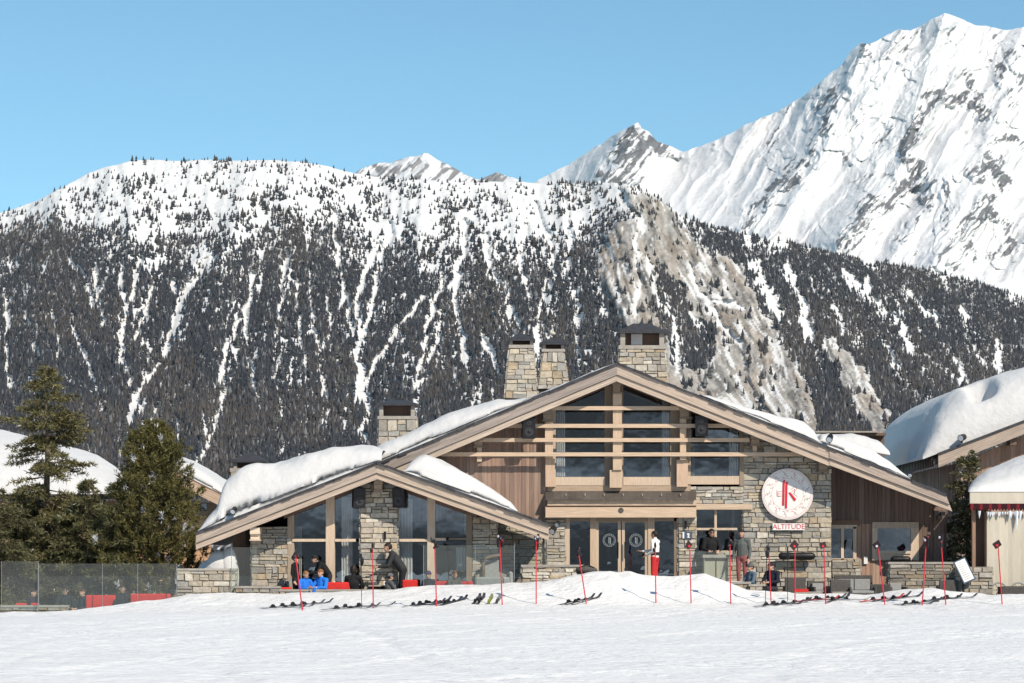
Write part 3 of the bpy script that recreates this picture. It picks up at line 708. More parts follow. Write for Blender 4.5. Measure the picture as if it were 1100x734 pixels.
# low gable
RL_L, RL_A, RL_R = (210.5, 572.3), (405, 496.6), (589.5, 562.5)
lroof = MB()
for a, b in ((RL_L, RL_A), (RL_A, RL_R)):
    lroof.prism([(a[0], a[1]+2), (b[0], b[1]+2), (b[0], b[1]+12), (a[0], a[1]+12)], YL+.10, 2.5 if b is RL_R else 7.5, (1, 1, 1))
lroof_o = lroof.build('roof', M['soffit'], chalet)
slate_edge([RL_L, RL_A], YL-.03, .45, 5, lroof_o); slate_edge([RL_A, RL_R], YL-.05, 2.2, 6, lroof_o)
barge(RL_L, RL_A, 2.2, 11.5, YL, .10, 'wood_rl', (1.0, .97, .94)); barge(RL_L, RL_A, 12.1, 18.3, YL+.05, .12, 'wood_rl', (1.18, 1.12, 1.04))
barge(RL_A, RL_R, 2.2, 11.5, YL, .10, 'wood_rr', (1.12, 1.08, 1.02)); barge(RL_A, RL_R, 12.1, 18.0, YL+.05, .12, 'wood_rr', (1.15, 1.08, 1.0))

# ---- inner shell, dark rooms behind the panes
ins = MB()
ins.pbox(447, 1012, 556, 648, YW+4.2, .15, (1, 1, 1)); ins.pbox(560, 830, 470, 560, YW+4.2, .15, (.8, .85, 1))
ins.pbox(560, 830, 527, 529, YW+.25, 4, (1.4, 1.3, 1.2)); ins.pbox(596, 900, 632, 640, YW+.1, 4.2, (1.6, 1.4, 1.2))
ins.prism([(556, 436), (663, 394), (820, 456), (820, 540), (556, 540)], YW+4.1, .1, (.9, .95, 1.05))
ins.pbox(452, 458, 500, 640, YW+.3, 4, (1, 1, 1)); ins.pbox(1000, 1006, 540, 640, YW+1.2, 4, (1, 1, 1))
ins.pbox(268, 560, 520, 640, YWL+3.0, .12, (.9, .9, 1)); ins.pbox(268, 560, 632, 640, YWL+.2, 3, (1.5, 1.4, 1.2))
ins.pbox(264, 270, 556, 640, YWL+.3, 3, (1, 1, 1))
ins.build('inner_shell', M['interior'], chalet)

# ---- stone walls
def gable_clip(p):
    return p.z < Z_(rline(RM_A, RM_R, CX+p.x*F/p.y)+6, YW)
gw = MB(); gw.mi = 0
gw.prism([(798, 648), (893, 648), (893, rline(RM_A, RM_R, 893)+6), (798, rline(RM_A, RM_R, 798)+6)], YW, .5); gw.mi = 1
stones(gw, pq(798, 893, 446, 648, YW), 11, clip=gable_clip)
a_, b_ = P(798, 648, YW), P(798, 460, YW); stones(gw, [a_+Vector((0, .5, 0)), a_, b_, b_+Vector((0, .5, 0))], 13)
gw.build('stone_wall', [M['mortar'], M['stone']], chalet)
stone_part('stone_wall', [(742, 799, 523, 541.5, YW, .35), (742, 799, 594, 648, YW+.02, .3), (728.5, 747, 555, 648, YW-.06, .45), (586.5, 607, 555, 648, YW-.06, .45)], chalet, 11)
stone_part('stone_wall', [(387, 427, 520, 645, YWL-.12, .6), (270, 315, 566, 640, YWL, .45), (507, 534, 556, 640, YWL+.02, .4), (500, 512, 548, 575, YWL+.12, .3)], chalet, 31)
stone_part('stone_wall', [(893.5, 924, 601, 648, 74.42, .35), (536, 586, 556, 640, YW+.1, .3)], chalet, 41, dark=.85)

# ---- timber cladding
rm_u = [(x, rline(RM_L, RM_A, x)+13) for x in (392, 663)]; rm_r = [(663, rline(RM_A, RM_R, 663)+13), (1016, rline(RM_A, RM_R, 1016)+13)]
cl = MB(); boards(cl, rm_u, 560, 436, 592, YW, .1, 4.4, (1.05, 1.0, .98), 3)
for i in range(0): pass
cl.build('timber_cladding', M['clad'], chalet)
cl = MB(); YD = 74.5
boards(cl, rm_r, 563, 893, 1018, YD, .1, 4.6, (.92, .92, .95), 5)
boards(cl, [(0, 563), (1200, 563)], 650, 920, 937, YD, .1, 4.6, (1.75, 1.6, 1.45), 6); boards(cl, [(0, 563), (1200, 563)], 650, 987, 1017, YD, .1, 4.6, (.95, .95, .95), 7)  # brighter boards hold the sunlit stretch of wall in their tint
boards(cl, [(0, 601.5), (1200, 601.5)], 650, 937, 987, YD, .1, 4.6, (1.75, 1.6, 1.45), 8)  # sunlight under the square window put into the board tint
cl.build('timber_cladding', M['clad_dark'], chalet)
tb = MB(); tb.pbox(893, 924, 559, 565, YD-.05, .06, (1.2, 1.1, 1)); tb.build('lintel', M['frame_dark'], chalet)
tb = MB(); tb.pbox(1003, 1014, 548, 650, YD-.1, .12, (.9, .9, .9)); tb.build('corner_post', M['clad_dark'], chalet)

# ---- windows
def window(panes, bars, Yg, mname='wood_v', fd=.12, tint=(1, 1, 1), name='window', parent=None, curt=()):
    """bars: pixel rects of the frame; panes: polygons or rects of glass"""
    mb = MB()
    for b in bars:
        y = b[4] if len(b) > 4 else Yg-.07; f = b[5] if len(b) > 5 else 1
        mb.pbox(b[0], b[1], b[2], b[3], y, Yg-y+fd-.03, tuple(k*f for k in tint))
    fr = mb.build(name, M[mname], parent or chalet)
    for p in panes:
        g = MB(); pts = p if not isinstance(p[0], (int, float)) else [(p[0], p[3]), (p[1], p[3]), (p[1], p[2]), (p[0], p[2])]
        g.prism(pts, Yg, .012); g.build('pane', M['glass'], fr)
    for (x0, x1, y0, y1) in curt:
        c = MB(); n = 9
        for i in range(n):
            xa, xb = x0+(x1-x0)*i/n, x0+(x1-x0)*(i+1)/n
            yo = .05*(i % 2); a, b = P(xa, y1, Yg+.25), P(xb, y1, Yg+.25); t = P(xa, y0, Yg+.25).z
            c.add([(a.x, a.y+yo, a.z), (b.x, b.y+.05-yo, b.z), (b.x, b.y+.05-yo, t), (a.x, a.y+yo, t)], [(0, 1, 2, 3)], (1, 1, 1))
        c.build('curtain', M['curtain'], fr)
    return fr
LT = lambda x: rline(RM_L, RM_A, x)+19; RT = lambda x: rline(RM_A, RM_R, x)+19
YG = YW+.12
window([[(597, 512.5), (649.5, 512.5), (649.5, LT(649.5)), (597, LT(597))]], [(588, 597, 440, 523, YW-.08), (597, 650, 512.5, 521.5, YW-.04, 1.15), (649.5, 659, 402, 523, YW-.02, .55)], YG, curt=[(598, 607, 440, 512)])  # lowest factor paints overhang shade on the bar beside the post
window([[(669.5, 512.5), (720, 512.5), (720, RT(720)), (669.5, RT(669.5))]], [(667, 669.5, 402, 523, YW-.02, .7), (669.5, 720, 512.5, 521.5, YW-.04, 1.15), (720, 733, 424, 523, YW-.02, .6), (733, 738, 430, 523, YW-.06, 1.0)], YG, curt=[(711, 719, 430, 512)])
window([[(742, 511.5), (794.5, 511.5), (794.5, RT(794.5)), (742, RT(742))]], [(738, 742, 436, 520, YW-.02, .8), (738, 795, 511.5, 520.5, YW-.04, 1.1), (794.5, 799, 455, 522, YW-.06, .55)], YG, curt=[(783, 794, 460, 511), (743, 746, 470, 511)])
# dark head board under the verge
hb = MB()
for a, b, f in (((585, LT(585)-3), (659, LT(659)-3), 1), ((667, RT(667)-3), (800, RT(800)-3), 1)):
    hb.prism([a, b, (b[0], b[1]+6), (a[0], a[1]+6)], YW-.01, .1, (.9, .9, .9))
hb.build('head_board', M['frame_dark'], chalet)
# posts, corbels, rails of the great gable
def part_box(name, rect, Y, d, m, tint=(1, 1, 1), parent=chalet):
    mb = MB(); mb.pbox(*rect, Y, d, tint); return mb.build(name, M[m], parent)
part_box('post', (658.5, 668, 422, 505, ), YW-.36, .20, 'wood_v', (1.1, 1.05, 1.0))
part_box('post', (655, 668.5, 505, 524), YW-.30, .28, 'wood_v', (1.1, 1.05, 1.0))
part_box('post', (585.5, 594, 453, 492), YW-.36, .20, 'wood_v', (1.1, 1.05, 1)); part_box('post', (730.5, 737, 448, 494), YW-.36, .20, 'wood_v', (1.1, 1.05, 1))
part_box('post', (727, 739, 494, 523), YW-.25, .24, 'wood_v', (1.1, 1.0, .95)); part_box('post', (586, 596, 492, 523), YW-.2, .18, 'wood_v', (1.1, 1.0, .95))
part_box('post', (512.5, 517.5, 481, 496), YW-.36, .20, 'wood_v', (1.1, 1.05, 1)); part_box('post', (808.5, 813, 478, 492), YW-.36, .20, 'wood_v', (1.1, 1.05, 1))
def corbel(x0, x1, y0, y1, Y, d=.55, t=1.0):
    mb = MB(); ym = y0+(y1-y0)*.5; w = (x1-x0)
    mb.pbox(x0, x1, y0, ym, Y-.06, d+.06, (t, t, t)); mb.pbox(x0+w*.06, x1-w*.06, ym+.3, y1-(y1-y0)*.1, Y+.02, d-.02, (t*1.15, t*1.1, t*1.05)); mb.pbox(x0-w*.04, x1+w*.04, y1-(y1-y0)*.1, y1, Y-.02, d+.02, (t*.8, t*.8, t*.8))
    return mb.build('corbel', M['wood_h'], chalet)
for r in ((658, 667, 406, 423), (583, 592.5, 437.5, 452.5), (509, 519, 466, 481), (730, 740.5, 435, 450), (806.5, 816.5, 464.5, 479), (879.5, 889.5, 491.5, 507)):
    corbel(*r, YW-.42, .45, .60)  # dark tint holds the shade under the verge
corbel(401.5, 411, 512.5, 528.5, YWL-.55, .45, .75); corbel(268.5, 279, 567, 581, YL+.2, .6, 1.35)  # factors put shade into the first tint, direct sun into the second
for (x0, x1, y) in ((583, 730.5, 438.6), (538, 786, 457.6), (515, 805, 472.8), (462, 860, 488.2)):
    part_box('rail', (x0, x1, y-2.1, y+2.1), YW-.44, .075, 'wood_h', (1.12, 1.06, 1.0))
# door canopy
cn = MB()
r = random.Random(3)
for i in range(20):
    x0 = 586+i*8.1; c = r.uniform(.8, 1.2)
    a0, b0 = P(x0, 535.5+r.uniform(-.4, .4), YW-.42), P(x0+8.0, 535.5, YW-.42); a1, b1 = P(x0, 527, YW), P(x0+8, 527, YW)
    cn.add([a0, b0, b1, a1, a0-Vector((0, 0, .05)), b0-Vector((0, 0, .05))], [(0, 1, 2, 3), (4, 5, 1, 0)], (c, c, c))
for i in range(7):
    q = P(608+i*20.5, 531.5, YW-.25); cn.box(q.x-.012, q.x+.012, q.y-.1, q.y-.06, q.z-.05, q.z+.035, (4, 4, 4))
cn.build('canopy_roof', M['bronze'], chalet)
part_box('canopy_beam', (588, 748, 537, 543.2), YW-.30, .3, 'wood_h', (1.1, 1.06, 1.02)); part_box('canopy_soffit', (586, 748, 543.2, 545), YW-.26, .25, 'frame_dark', (1, 1, 1))
part_box('canopy_beam', (586, 748, 545, 556), YW-.36, .33, 'wood_h', (1.16, 1.1, 1.05)); part_box('lintel', (748, 808, 541.5, 547.5), YW-.10, .2, 'wood_h', (1.1, 1.06, 1.02))
part_box('lintel', (588, 742, 521.5, 528), YW-.03, .1, 'wood_h', (.8, .76, .72))
# entrance doors
YE = YW+.06
window([(612, 634, 559, 640)], [(607, 612, 556, 640, YE-.10, 1.15), (607, 729, 555.5, 560, YE-.08, .75)], YE, name='side_light')
M['etch'] = mat('etched_mark', (.22, .25, .27), .6)
def door(x0, x1, hx):
    fr = window([(x0+3, x1-3, 561, 630)], [(x0, x0+3.2, 559, 640, YE-.07, 1.1), (x1-3.2, x1, 559, 640, YE-.07, 1.1), (x0+3.2, x1-3.2, 559, 561.5, YE-.07, .8), (x0+3.2, x1-3.2, 630, 640, YE-.07, 1)], YE, name='door')
    mb = MB(); q = P(hx, 600, YE-.15); mb.tube([q, q+Vector((0, 0, .5))], .015, 6); mb.build('handle', M['black'], fr)
    e = MB(); c = P((x0+x1)/2+1, 580.5, YE-.012)     # pale round emblem on the glass
    for R in (.20, .155):
        n = 28
        for i in range(n):
            a, b = 6.2832*i/n, 6.2832*(i+1)/n
            pt = lambda t, rr: (c.x+math.cos(t)*rr, c.y, c.z+math.sin(t)*rr)
            e.add([pt(a, R), pt(b, R), pt(b, R-.012), pt(a, R-.012)], [(3, 2, 1, 0)], (1, 1, 1))
    for dx, z0, z1 in ((-.025, -.10, .10), (.02, -.12, .08)): e.box(c.x+dx, c.x+dx+.03, c.y-.002, c.y, c.z+z0, c.z+z1)
    for i in range(16):
        t = 6.2832*i/16; e.box(c.x+.178*math.cos(t)-.012, c.x+.178*math.cos(t)+.012, c.y-.002, c.y, c.z+.178*math.sin(t)-.012, c.z+.178*math.sin(t)+.012)
    e.build('emblem', M['etch'], fr)
door(640, 667, 664); door(668, 696, 671)
part_box('mullion', (634, 640, 556, 640), YE-.10, .2, 'wood_v', (1.1, 1.05, 1)); part_box('mullion', (696, 703, 556, 640), YE-.10, .2, 'wood_v', (1.1, 1.05, 1))
window([(703, 724, 559, 640)], [(724, 729, 556, 640, YE-.08, .5)], YE, name='side_light')
pl = MB(); q = P(667, 548.5, YW-.37); pl.tube([q, q+Vector((0, .03, 0))], .085, 18); pl.build('round_plaque', M['bronze'], chalet)
# cross window by the bar
window([(747, 797, 547, 594)], [(745.5, 748, 547.5, 594, YW+.1, .7), (767.5, 770, 547, 594, YW+.05, 1.15), (748, 792, 567.2, 569.6, YW+.03, 1.15), (797, 799, 547.5, 594, YW+.02, .45), (745, 799, 591.5, 595, YW+.02, 1)], YW+.2, curt=[(786, 789, 548, 566)])
# windows of the dark wing
window([(892.5, 903.5, 568, 600), (906.5, 916.5, 568, 600)], [(890, 921, 564, 568, YD-.08, 1.2), (903.5, 906.5, 568, 601, YD-.08, 1.4), (916.5, 920, 566, 620, YD-.08, 1.2), (892, 917, 600, 602, YD-.08, 1.2)], YD-.02, name='window', fd=.06)
window([(942.5, 978.5, 567.5, 592)], [(937, 987, 561, 567.5, YD-.08, 1.0), (937, 942.5, 567.5, 602, YD-.08, 1.3), (978.5, 987, 567.5, 602, YD-.08, 1.25), (942.5, 978.5, 592, 595, YD-.12, 1.35), (942.5, 978.5, 595, 602, YD-.08, 1.3)], YD-.02, fd=.06)
part_box('wall_switch_box', (928, 932, 598, 606), YD-.06, .06, 'white')
# low gable windows
lt = lambda x: rline(RL_L, RL_A, x)+17; rt = lambda x: rline(RL_A, RL_R, x)+17
YGL = YWL+.1
window([[(316, 579), (350, 579), (350, lt(350)+5), (316, lt(316)+5)], (316, 350, 582, 640)], [(309, 316, 552, 640, YWL-.04, .75), (350, 359.5, 530, 640, YWL-.06, 1.15), (314, 350, 579, 582, YWL-.08, 1.2)], YGL, curt=[(317, 324, 566, 640)])
window([[(359.5, 579), (388, 579), (388, lt(388)+4), (359.5, lt(359.5)+5)], (359.5, 388, 582, 640)], [(359.5, 382, 579, 582, YWL-.08, 1.2)], YGL, curt=[(367, 379, 534, 640)])
window([[(427, 579), (459, 579), (459, rt(459)+5), (427, rt(427)+4)], (427, 459, 582, 640)], [(459, 467.5, 530, 640, YWL-.06, 1.15), (429, 459, 579, 582, YWL-.08, 1.2)], YGL, curt=[(428, 443, 536, 640)])
window([[(467.5, 577.5), (502, 577.5), (502, rt(502)+5), (467.5, rt(467.5)+5)], (467.5, 502, 580.5, 640)], [(467.5, 479, 578, 581, YWL-.08, 1.2), (482, 502, 578, 580, YWL-.02, .5), (501, 507, 545, 640, YWL-.04, .5)], YGL, curt=[(490, 504, 588, 613)])
hb = MB()
for a, b in (((305, lt(305)-3), (390, lt(390)-3)), ((424, rt(424)-3), (512, rt(512)-3))):
    hb.prism([a, b, (b[0], b[1]+8), (a[0], a[1]+8)], YWL-.05, .12, (1.1, 1.05, 1.0))
hb.build('head_board', M['frame_dark'], chalet)
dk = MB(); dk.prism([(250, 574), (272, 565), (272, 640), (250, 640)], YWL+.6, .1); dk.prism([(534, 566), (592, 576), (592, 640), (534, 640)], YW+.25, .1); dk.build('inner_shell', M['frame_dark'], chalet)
# ---- chimneys
def chimney(cx, Y, cap, slot, slab_, body, seed):
    """all widths in px: cap (apex y, eave y, half width, flat half), slot (y0,y1,half), slab (y0,y1,half), body (top half, y0, bottom half, y1)"""
    root = MB(); th, y0, bh, y1 = body
    c0, c1 = P(cx-bh, y1, Y), P(cx+bh, y1, Y); d0, d1 = P(cx-th, y0, Y), P(cx+th, y0, Y); D = 1.0; ins_ = (bh-th)*Y/F
    bv = [Vector((0, 0, 0)), Vector((0, D, 0))]; tvf = Vector((0, ins_, 0)); tvb = Vector((0, D-ins_, 0))
    fb = [c0, c1, d1+tvf, d0+tvf]; rb = [c1, c1+bv[1], d1+tvb, d1+tvf]; lb = [c0+bv[1], c0, d0+tvf, d0+tvb]
    root.mi = 0
    root.add([c0, c1, c1+bv[1], c0+bv[1], d0+tvf, d1+tvf, d1+tvb, d0+tvb], [(0, 1, 5, 4), (1, 2, 6, 5), (2, 3, 7, 6), (3, 0, 4, 7), (4, 5, 6, 7)])
    root.mi = 1
    for i, q in enumerate((fb, rb, lb)): stones(root, q, seed+i, .12, .33, .20, .52, .05)
    ch = root.build('chimney', [M['mortar'], M['stone']], chalet)
    yy = Y+ins_
    sb = MB(); sy0, sy1, sh = slab_; sb.pbox(cx-sh, cx+sh, sy0, sy1, yy-.05, D-2*ins_+.10); sb.build('capstone', M['cap'], ch)
    a0, a1, h = slot; w = max(3.2, h*.22)
    for x0, x1 in ((cx-h, cx-h+w), (cx+h-w, cx+h)):
        for y_ in (yy, yy+D-2*ins_-.22):
            vt = MB(); vt.pbox(x0, x1, a0, a1, y_, .2); vt.build('vent_post', M['cap'], ch)
    vk = MB(); vk.pbox(cx-h+1.5, cx+h-1.5, a0+.3, a1-.2, yy+.35, .1); vk.build('vent_opening', M['frame_dark'], ch)
    cp = MB(); ap, ev, hw, fl = cap; E = hw*Y/F; xc = X_(cx, Y); yc = yy+(D-2*ins_)/2; dy = (D-2*ins_)/2+.12
    z1, z0 = Z_(ap, Y), Z_(ev-2, Y); f = fl*Y/F
    cp.add([(xc-E, yc-dy, z0), (xc+E, yc-dy, z0), (xc+E, yc+dy, z0), (xc-E, yc+dy, z0), (xc-f, yc, z1), (xc+f, yc, z1)], [(0, 1, 5, 4), (1, 2, 5), (2, 3, 4, 5), (3, 0, 4)])
    cp.box(xc-E, xc+E, yc-dy, yc+dy, Z_(ev, Y), z0-.002); cp.build('chimney_cap', M['slate'], ch)
    return ch
chimney(560, 79.5, (356.5, 366, 15, 1), (366, 370.5, 12.5), (370.5, 374, 13.5), (12.7, 374, 18, 428), 101)
cb = chimney(594.5, 79.5, (361, 370, 15, 1), (370, 375, 11.5), (375, 378, 12.5), (11, 378, 17, 418), 201)
chimney(690, 78, (346, 358, 27, 9), (358, 371, 23.5), (371, 375, 25.5), (24, 375, 27.5, 412), 301)
chimney(426.5, 79, (429, 436, 22, 11), (436, 447, 19), (447, 450.5, 21), (20, 450.5, 20.5, 485), 401)
chimney(267, 80, (485, 497, 19.5, 1.5), (497, 503, 16), (503, 507, 20), (19, 507, 20, 530), 501)
fb = MB(); q = P(594, 358.5, 80); fb.ell(q, (.09, .09, .06), 8, 6); fb.tube([q, q+Vector((.0, 0, .14))], [.05, .01], 6); fb.build('finial', M['canvas'], cb)
# snow caught on the biggest chimney and in its openings
mb = MB(); mb.pbox(678, 690, 359, 370.5, 78.35, .2); mb.build('snow_plug', M['snowcap'], None)
o = bpy.data.objects['snow_plug']; o.name = 'snow'; tag(o, 'snow packed in the vent of the broadest stone chimney', 'snow', kind='stuff')

# ---- roof snow
RMl = [RM_L, RM_A]; RMr = [RM_A, RM_R]
blanket('roof_snow', 'deep smooth snow on the low gable roof slope facing the trees', [RL_L, RL_A], [(212, 570.5), (216, 563), (220, 556), (231, 543), (236, 524), (240, 516.5), (254, 507), (275, 500), (300, 494), (329, 485), (350, 481.5), (366, 480), (385, 478), (400, 478.5), (410, 483)], YL+.12, YL+6.5, 90, 26, .9, 1)
blanket('roof_snow', 'snow on the great gable roof slope beside the twin chimneys', RMl, [(398, 484), (410, 475), (432, 468), (459, 454), (481, 442.5), (513, 435), (535, 427), (552, 428), (570, 426), (600, 413.5), (640, 397), (660, 390)], YM+.2, YM+10, 70, 22, .9, 2)
blanket('roof_snow', 'narrow snow tongue lying between low gable slates and brown cladding', [RL_A, RL_R], [(433, 506.8), (440, 497), (448, 490.5), (455, 488.2), (463, 490.5), (474, 494.5), (490, 502), (511, 513.5), (526, 523), (540, 533), (549, 539.5), (556, 548.5)], YL+.22, YW-.03, 60, 12, .55, 3)
blanket('roof_snow', 'thin snow strip along the great gable roof above the cross window', RMr, [(752, 424.5), (763, 424.5), (797, 435.5), (837, 446.5), (852, 449), (866, 453.5), (877, 464), (881, 474)], YM+.2, YM+6, 60, 14, .6, 4)
blanket('roof_snow', 'rounded snow strip at the lower end of the great gable roof', RMr, [(880, 474), (884, 466.5), (893, 464.8), (909, 472.5), (941, 483), (958, 494.5), (968, 504.5), (978, 513)], YM+.2, YM+6, 50, 14, .6, 5)
# ================================================================ SIGNS, LAMPS AND SPEAKERS ON THE CHALET
def flat_text(body, size, loc, m, name, parent, extr=.004, stroke=None):
    cu_ = bpy.data.curves.new(name, 'FONT'); cu_.body = body; cu_.size = size; cu_.align_x = 'CENTER'; cu_.align_y = 'CENTER'; cu_.extrude = extr
    if stroke is not None: cu_.offset = stroke
    t = bpy.data.objects.new(name, cu_); C.objects.link(t); dg = bpy.context.evaluated_depsgraph_get()
    me = bpy.data.meshes.new_from_object(t.evaluated_get(dg)); bpy.data.objects.remove(t)
    o = bpy.data.objects.new(name, me); C.objects.link(o); me.materials.clear(); me.materials.append(m)
    o.rotation_euler = (math.radians(90), 0, 0)
    if parent: o.parent = parent; o.location = Vector(loc)-Vector(parent.location)
    else: o.location = loc
    return o
M['signred'] = mat('sign_red', (.62, .02, .04), .5); M['signpink'] = mat('sign_rose_line', (.60, .26, .26), .6, 0, attr=True)
M['signink'] = mat('sign_ink', (.30, .22, .21), .6, 0, attr=True)
ys = YW-.17; sc = P(846, 531, ys); R = 27.5*ys/F
rs = thing('round_sign', 'large round white sign with a red K made of two skis, on the stone wall', 'sign', sc)
mb = MB(); mb.tube([sc, sc+Vector((0, .09, 0))], R, 64); mb.build('disc', M['white'], rs)
def ringline(mb, c, r0, r1, y, n=72, a0=0, a1=6.28318, col=None):
    for i in range(n):
        a, b = a0+(a1-a0)*i/n, a0+(a1-a0)*(i+1)/n
        q = [(c.x+math.cos(t)*r, y, c.z+math.sin(t)*r) for t, r in ((a, r0), (b, r0), (b, r1), (a, r1))][::-1]
        mb.add(q, [(0, 1, 2, 3)], col); 
for r0, r1 in ((.97, .959), (.915, .904), (.625, .615)):
    mb = MB(); ringline(mb, sc, R*r0, R*r1, sc.y-.004); mb.build('ring_line', M['signpink'], rs)
mb = MB(); mi = MB(); rr = random.Random(2); n = 13
for i in range(n):                                              # curled ornament round the rim
    t = 6.2832*(i+.3)/n; c = Vector((sc.x+R*.76*math.cos(t), 0, sc.z+R*.76*math.sin(t)))
    ringline(mb if i % 3 else mi, c, R*.075, R*.055, sc.y-.004, 10, t+.4, t+3.9)
    c2 = Vector((sc.x+R*.82*math.cos(t+.17), 0, sc.z+R*.82*math.sin(t+.17))); ringline(mi, c2, R*.055, R*.037, sc.y-.004, 8, t+3.4, t+6.9)
    c3 = Vector((sc.x+R*.69*math.cos(t+.19), 0, sc.z+R*.69*math.sin(t+.19))); ringline(mb, c3, R*.05, R*.032, sc.y-.004, 8, t+1.0, t+4.4)
mb.build('ornament', M['signpink'], rs); mi.build('ornament', M['signink'], rs)
k = MB(); yk = sc.y-.02; pk = lambda a, b: (sc.x+a*R, sc.z+b*R)
def bar(pts): k.prism([pk(*p) for p in pts], yk, .018, (1, 1, 1), px=False)
bar([(-.19, .46), (-.16, .55), (-.10, .56), (-.11, .48), (-.13, -.44), (-.21, -.44)]); bar([(-.08, .40), (-.06, .47), (.01, .49), (0, .40), (-.02, -.55), (-.10, -.55)])
bar([(.04, .06), (.10, .08), (.34, -.20), (.29, -.27), (.25, -.25)])
k.build('red_letter', M['signred'], rs)
th = MB()
def stroke(pts, w=.022, col=None):
    for (a0, b0), (a1, b1) in zip(pts[:-1], pts[1:]):
        dx, dz = a1-a0, b1-b0; L = math.hypot(dx, dz); nx, nz = -dz/L*w/2, dx/L*w/2
        th.add([(sc.x+(a+sx*nx)*R, sc.y-.005, sc.z+(b+sx*nz)*R) for a, b, sx in ((a0, b0, 1), (a1, b1, 1), (a1, b1, -1), (a0, b0, -1))], [(3, 2, 1, 0)], col)
stroke([(-.42, .16), (-.42, -.08), (-.30, -.08)]); stroke([(-.23, .10), (-.38, .10), (-.38, -.08), (-.23, -.08)]); stroke([(-.38, .01), (-.26, .01)])
stroke([(.12, .17), (.28, .30), (.36, .22), (.24, .02), (.38, -.10)]); stroke([(.16, .08), (.28, .20), (.26, .04), (.14, -.04)])
th.build('thin_letters', M['signpink'], rs)
yn = YW-.15; na = thing('name_sign', 'narrow white board reading ALTITUDE in red under the round sign', 'sign', P(847, 566, yn))
mb = MB(); mb.pbox(830, 864.5, 562.3, 569.6, yn, .07); mb.build('board', M['white'], na)
flat_text('ALTITUDE', .215, P(847.3, 566, yn-.006), M['signred'], 'lettering', na, .004, -.002)
# small grey-blue plaque by the door pillar
yp = YW-.14; pq_ = thing('plaque', 'small slate blue plaque with a pale figure on the stone pillar beside the doors', 'plaque', P(739, 575.5, yp))
M['slateblue'] = mat('slate_blue', (.07, .10, .15), .5)
mb = MB(); mb.pbox(735, 743.5, 571.5, 579, yp, .04); mb.build('plate', M['slateblue'], pq_)
mb = MB()
for q in ([(738.2, 573), (740.4, 573), (740.9, 575), (739.6, 575.6), (741.4, 577.8), (738.2, 577.8), (739, 575.2), (737.9, 574.4)],): mb.prism(q, yp-.006, .005)
mb.build('figure_mark', M['white'], pq_); mb = MB(); mb.pbox(733.2, 735, 571.5, 578.5, yp-.002, .03); mb.build('edge_strip', M['white'], pq_)
def speaker(x0, x1, y0, y1, Y, label, yaw):
    w = (x1-x0)*Y/F; h = (y1-y0)*Y/F; c = P((x0+x1)/2, y1, Y)
    t = thing('loudspeaker', label, 'speaker', c, 'black loudspeakers under the eaves')
    Mx = Matrix.Translation(c) @ Matrix.Rotation(yaw, 4, 'Z') @ Matrix.Rotation(math.radians(8), 4, 'X')
    mb = MB(); mb.box(-w/2, w/2, 0, .28, 0, h, (1, 1, 1), Mx); mb.build('cabinet', M['black'], t)
    for zc, r in ((.34, .34), (.76, .17)):
        mb = MB(); mb.tube([Mx @ Vector((0, -.006, h*zc)), Mx @ Vector((0, .02, h*zc))], w*r*1.08, 18); cone = mb.build('cone', M['grille'], t)
        d = MB(); d.ell(Mx @ Vector((0, -.006, h*zc)), (w*r*.4, .02, w*r*.4), 10, 6); d.build('dust_cap', M['black'], cone)
    mb = MB(); mb.tube([Mx @ Vector((0, .25, h*.8)), Mx @ Vector((0, .42, h*.95))], .03, 6); mb.build('bracket', M['black'], t)
speaker(561.5, 575, 449, 471.5, YW-.72, 'black loudspeaker in front of the brown upright cladding', .1)
speaker(747, 760.5, 447, 469, YW-.72, 'black loudspeaker before the smallest upper pane of the great gable', -.1)
speaker(379.5, 392.5, 524.5, 546, YWL-.5, 'black loudspeaker under the low gable on the tree side of its stone pier', .25)
speaker(421.5, 435, 524.5, 545.5, YWL-.5, 'black loudspeaker under the low gable on the entrance side of its stone pier', -.25)
def spot(px, py, Y, r, label, dirv=(-.3, -.8, -.5)):
    c = P(px, py, Y); t = thing('spotlight', label, 'lamp', c, 'small black outdoor lamps'); d = Vector(dirv).normalized()
    mb = MB(); mb.tube([c-d*r*1.2, c-d*r*.9, c+d*r*.4, c+d*r*1.3], [r*.5, r*.9, r, r*1.05], 12); mb.build('housing', M['black'], t)
    mb = MB(); mb.tube([c+d*r*1.305, c+d*r*1.32], r*.85, 12); mb.build('lens', M['ice'], t)
    mb = MB(); mb.tube([c-d*r*.2, c+Vector((0, r*1.2, -r*1.6))], r*.22, 6); mb.build('arm', M['black'], t)
spot(891.5, 470.5, YM-.05, .10, 'black spotlight on the joint of the great gable barge board')
spot(251.5, 548, YL-.05, .085, 'black spotlight half sunk in the snow of the low gable roof')
spot(594, 569, YL+.9, .10, 'black spotlight at the low gable eave end beside the entrance pillar'); spot(599, 562.5, YL+1.6, .08, 'higher small black lamp on the pillar at the low gable eave')
spot(978, 509.5, YM-.02, .07, 'small lamp at the lowest snow end of the great gable roof')
for px, py, Y, lb in ((413.5, 575.5, YWL-.20, 'slim black wall lamp on the stone pier between low gable windows'), (736.5, 564, YW-.16, 'slim black wall lamp above the slate blue plaque'), (597, 566, YW-.15, 'slim black wall lamp on the stone pillar nearest the low gable')):
    c = P(px, py, Y); t = thing('wall_lamp', lb, 'lamp', c, 'slim wall lamps'); mb = MB(); mb.tube([c+Vector((0, 0, -.12)), c+Vector((0, 0, .12))], .035, 10); mb.build('tube', M['black'], t)
    mb = MB(); mb.box(c.x-.03, c.x+.03, c.y, c.y+.10, c.z-.03, c.z+.03); mb.build('wall_plate', M['black'], t)
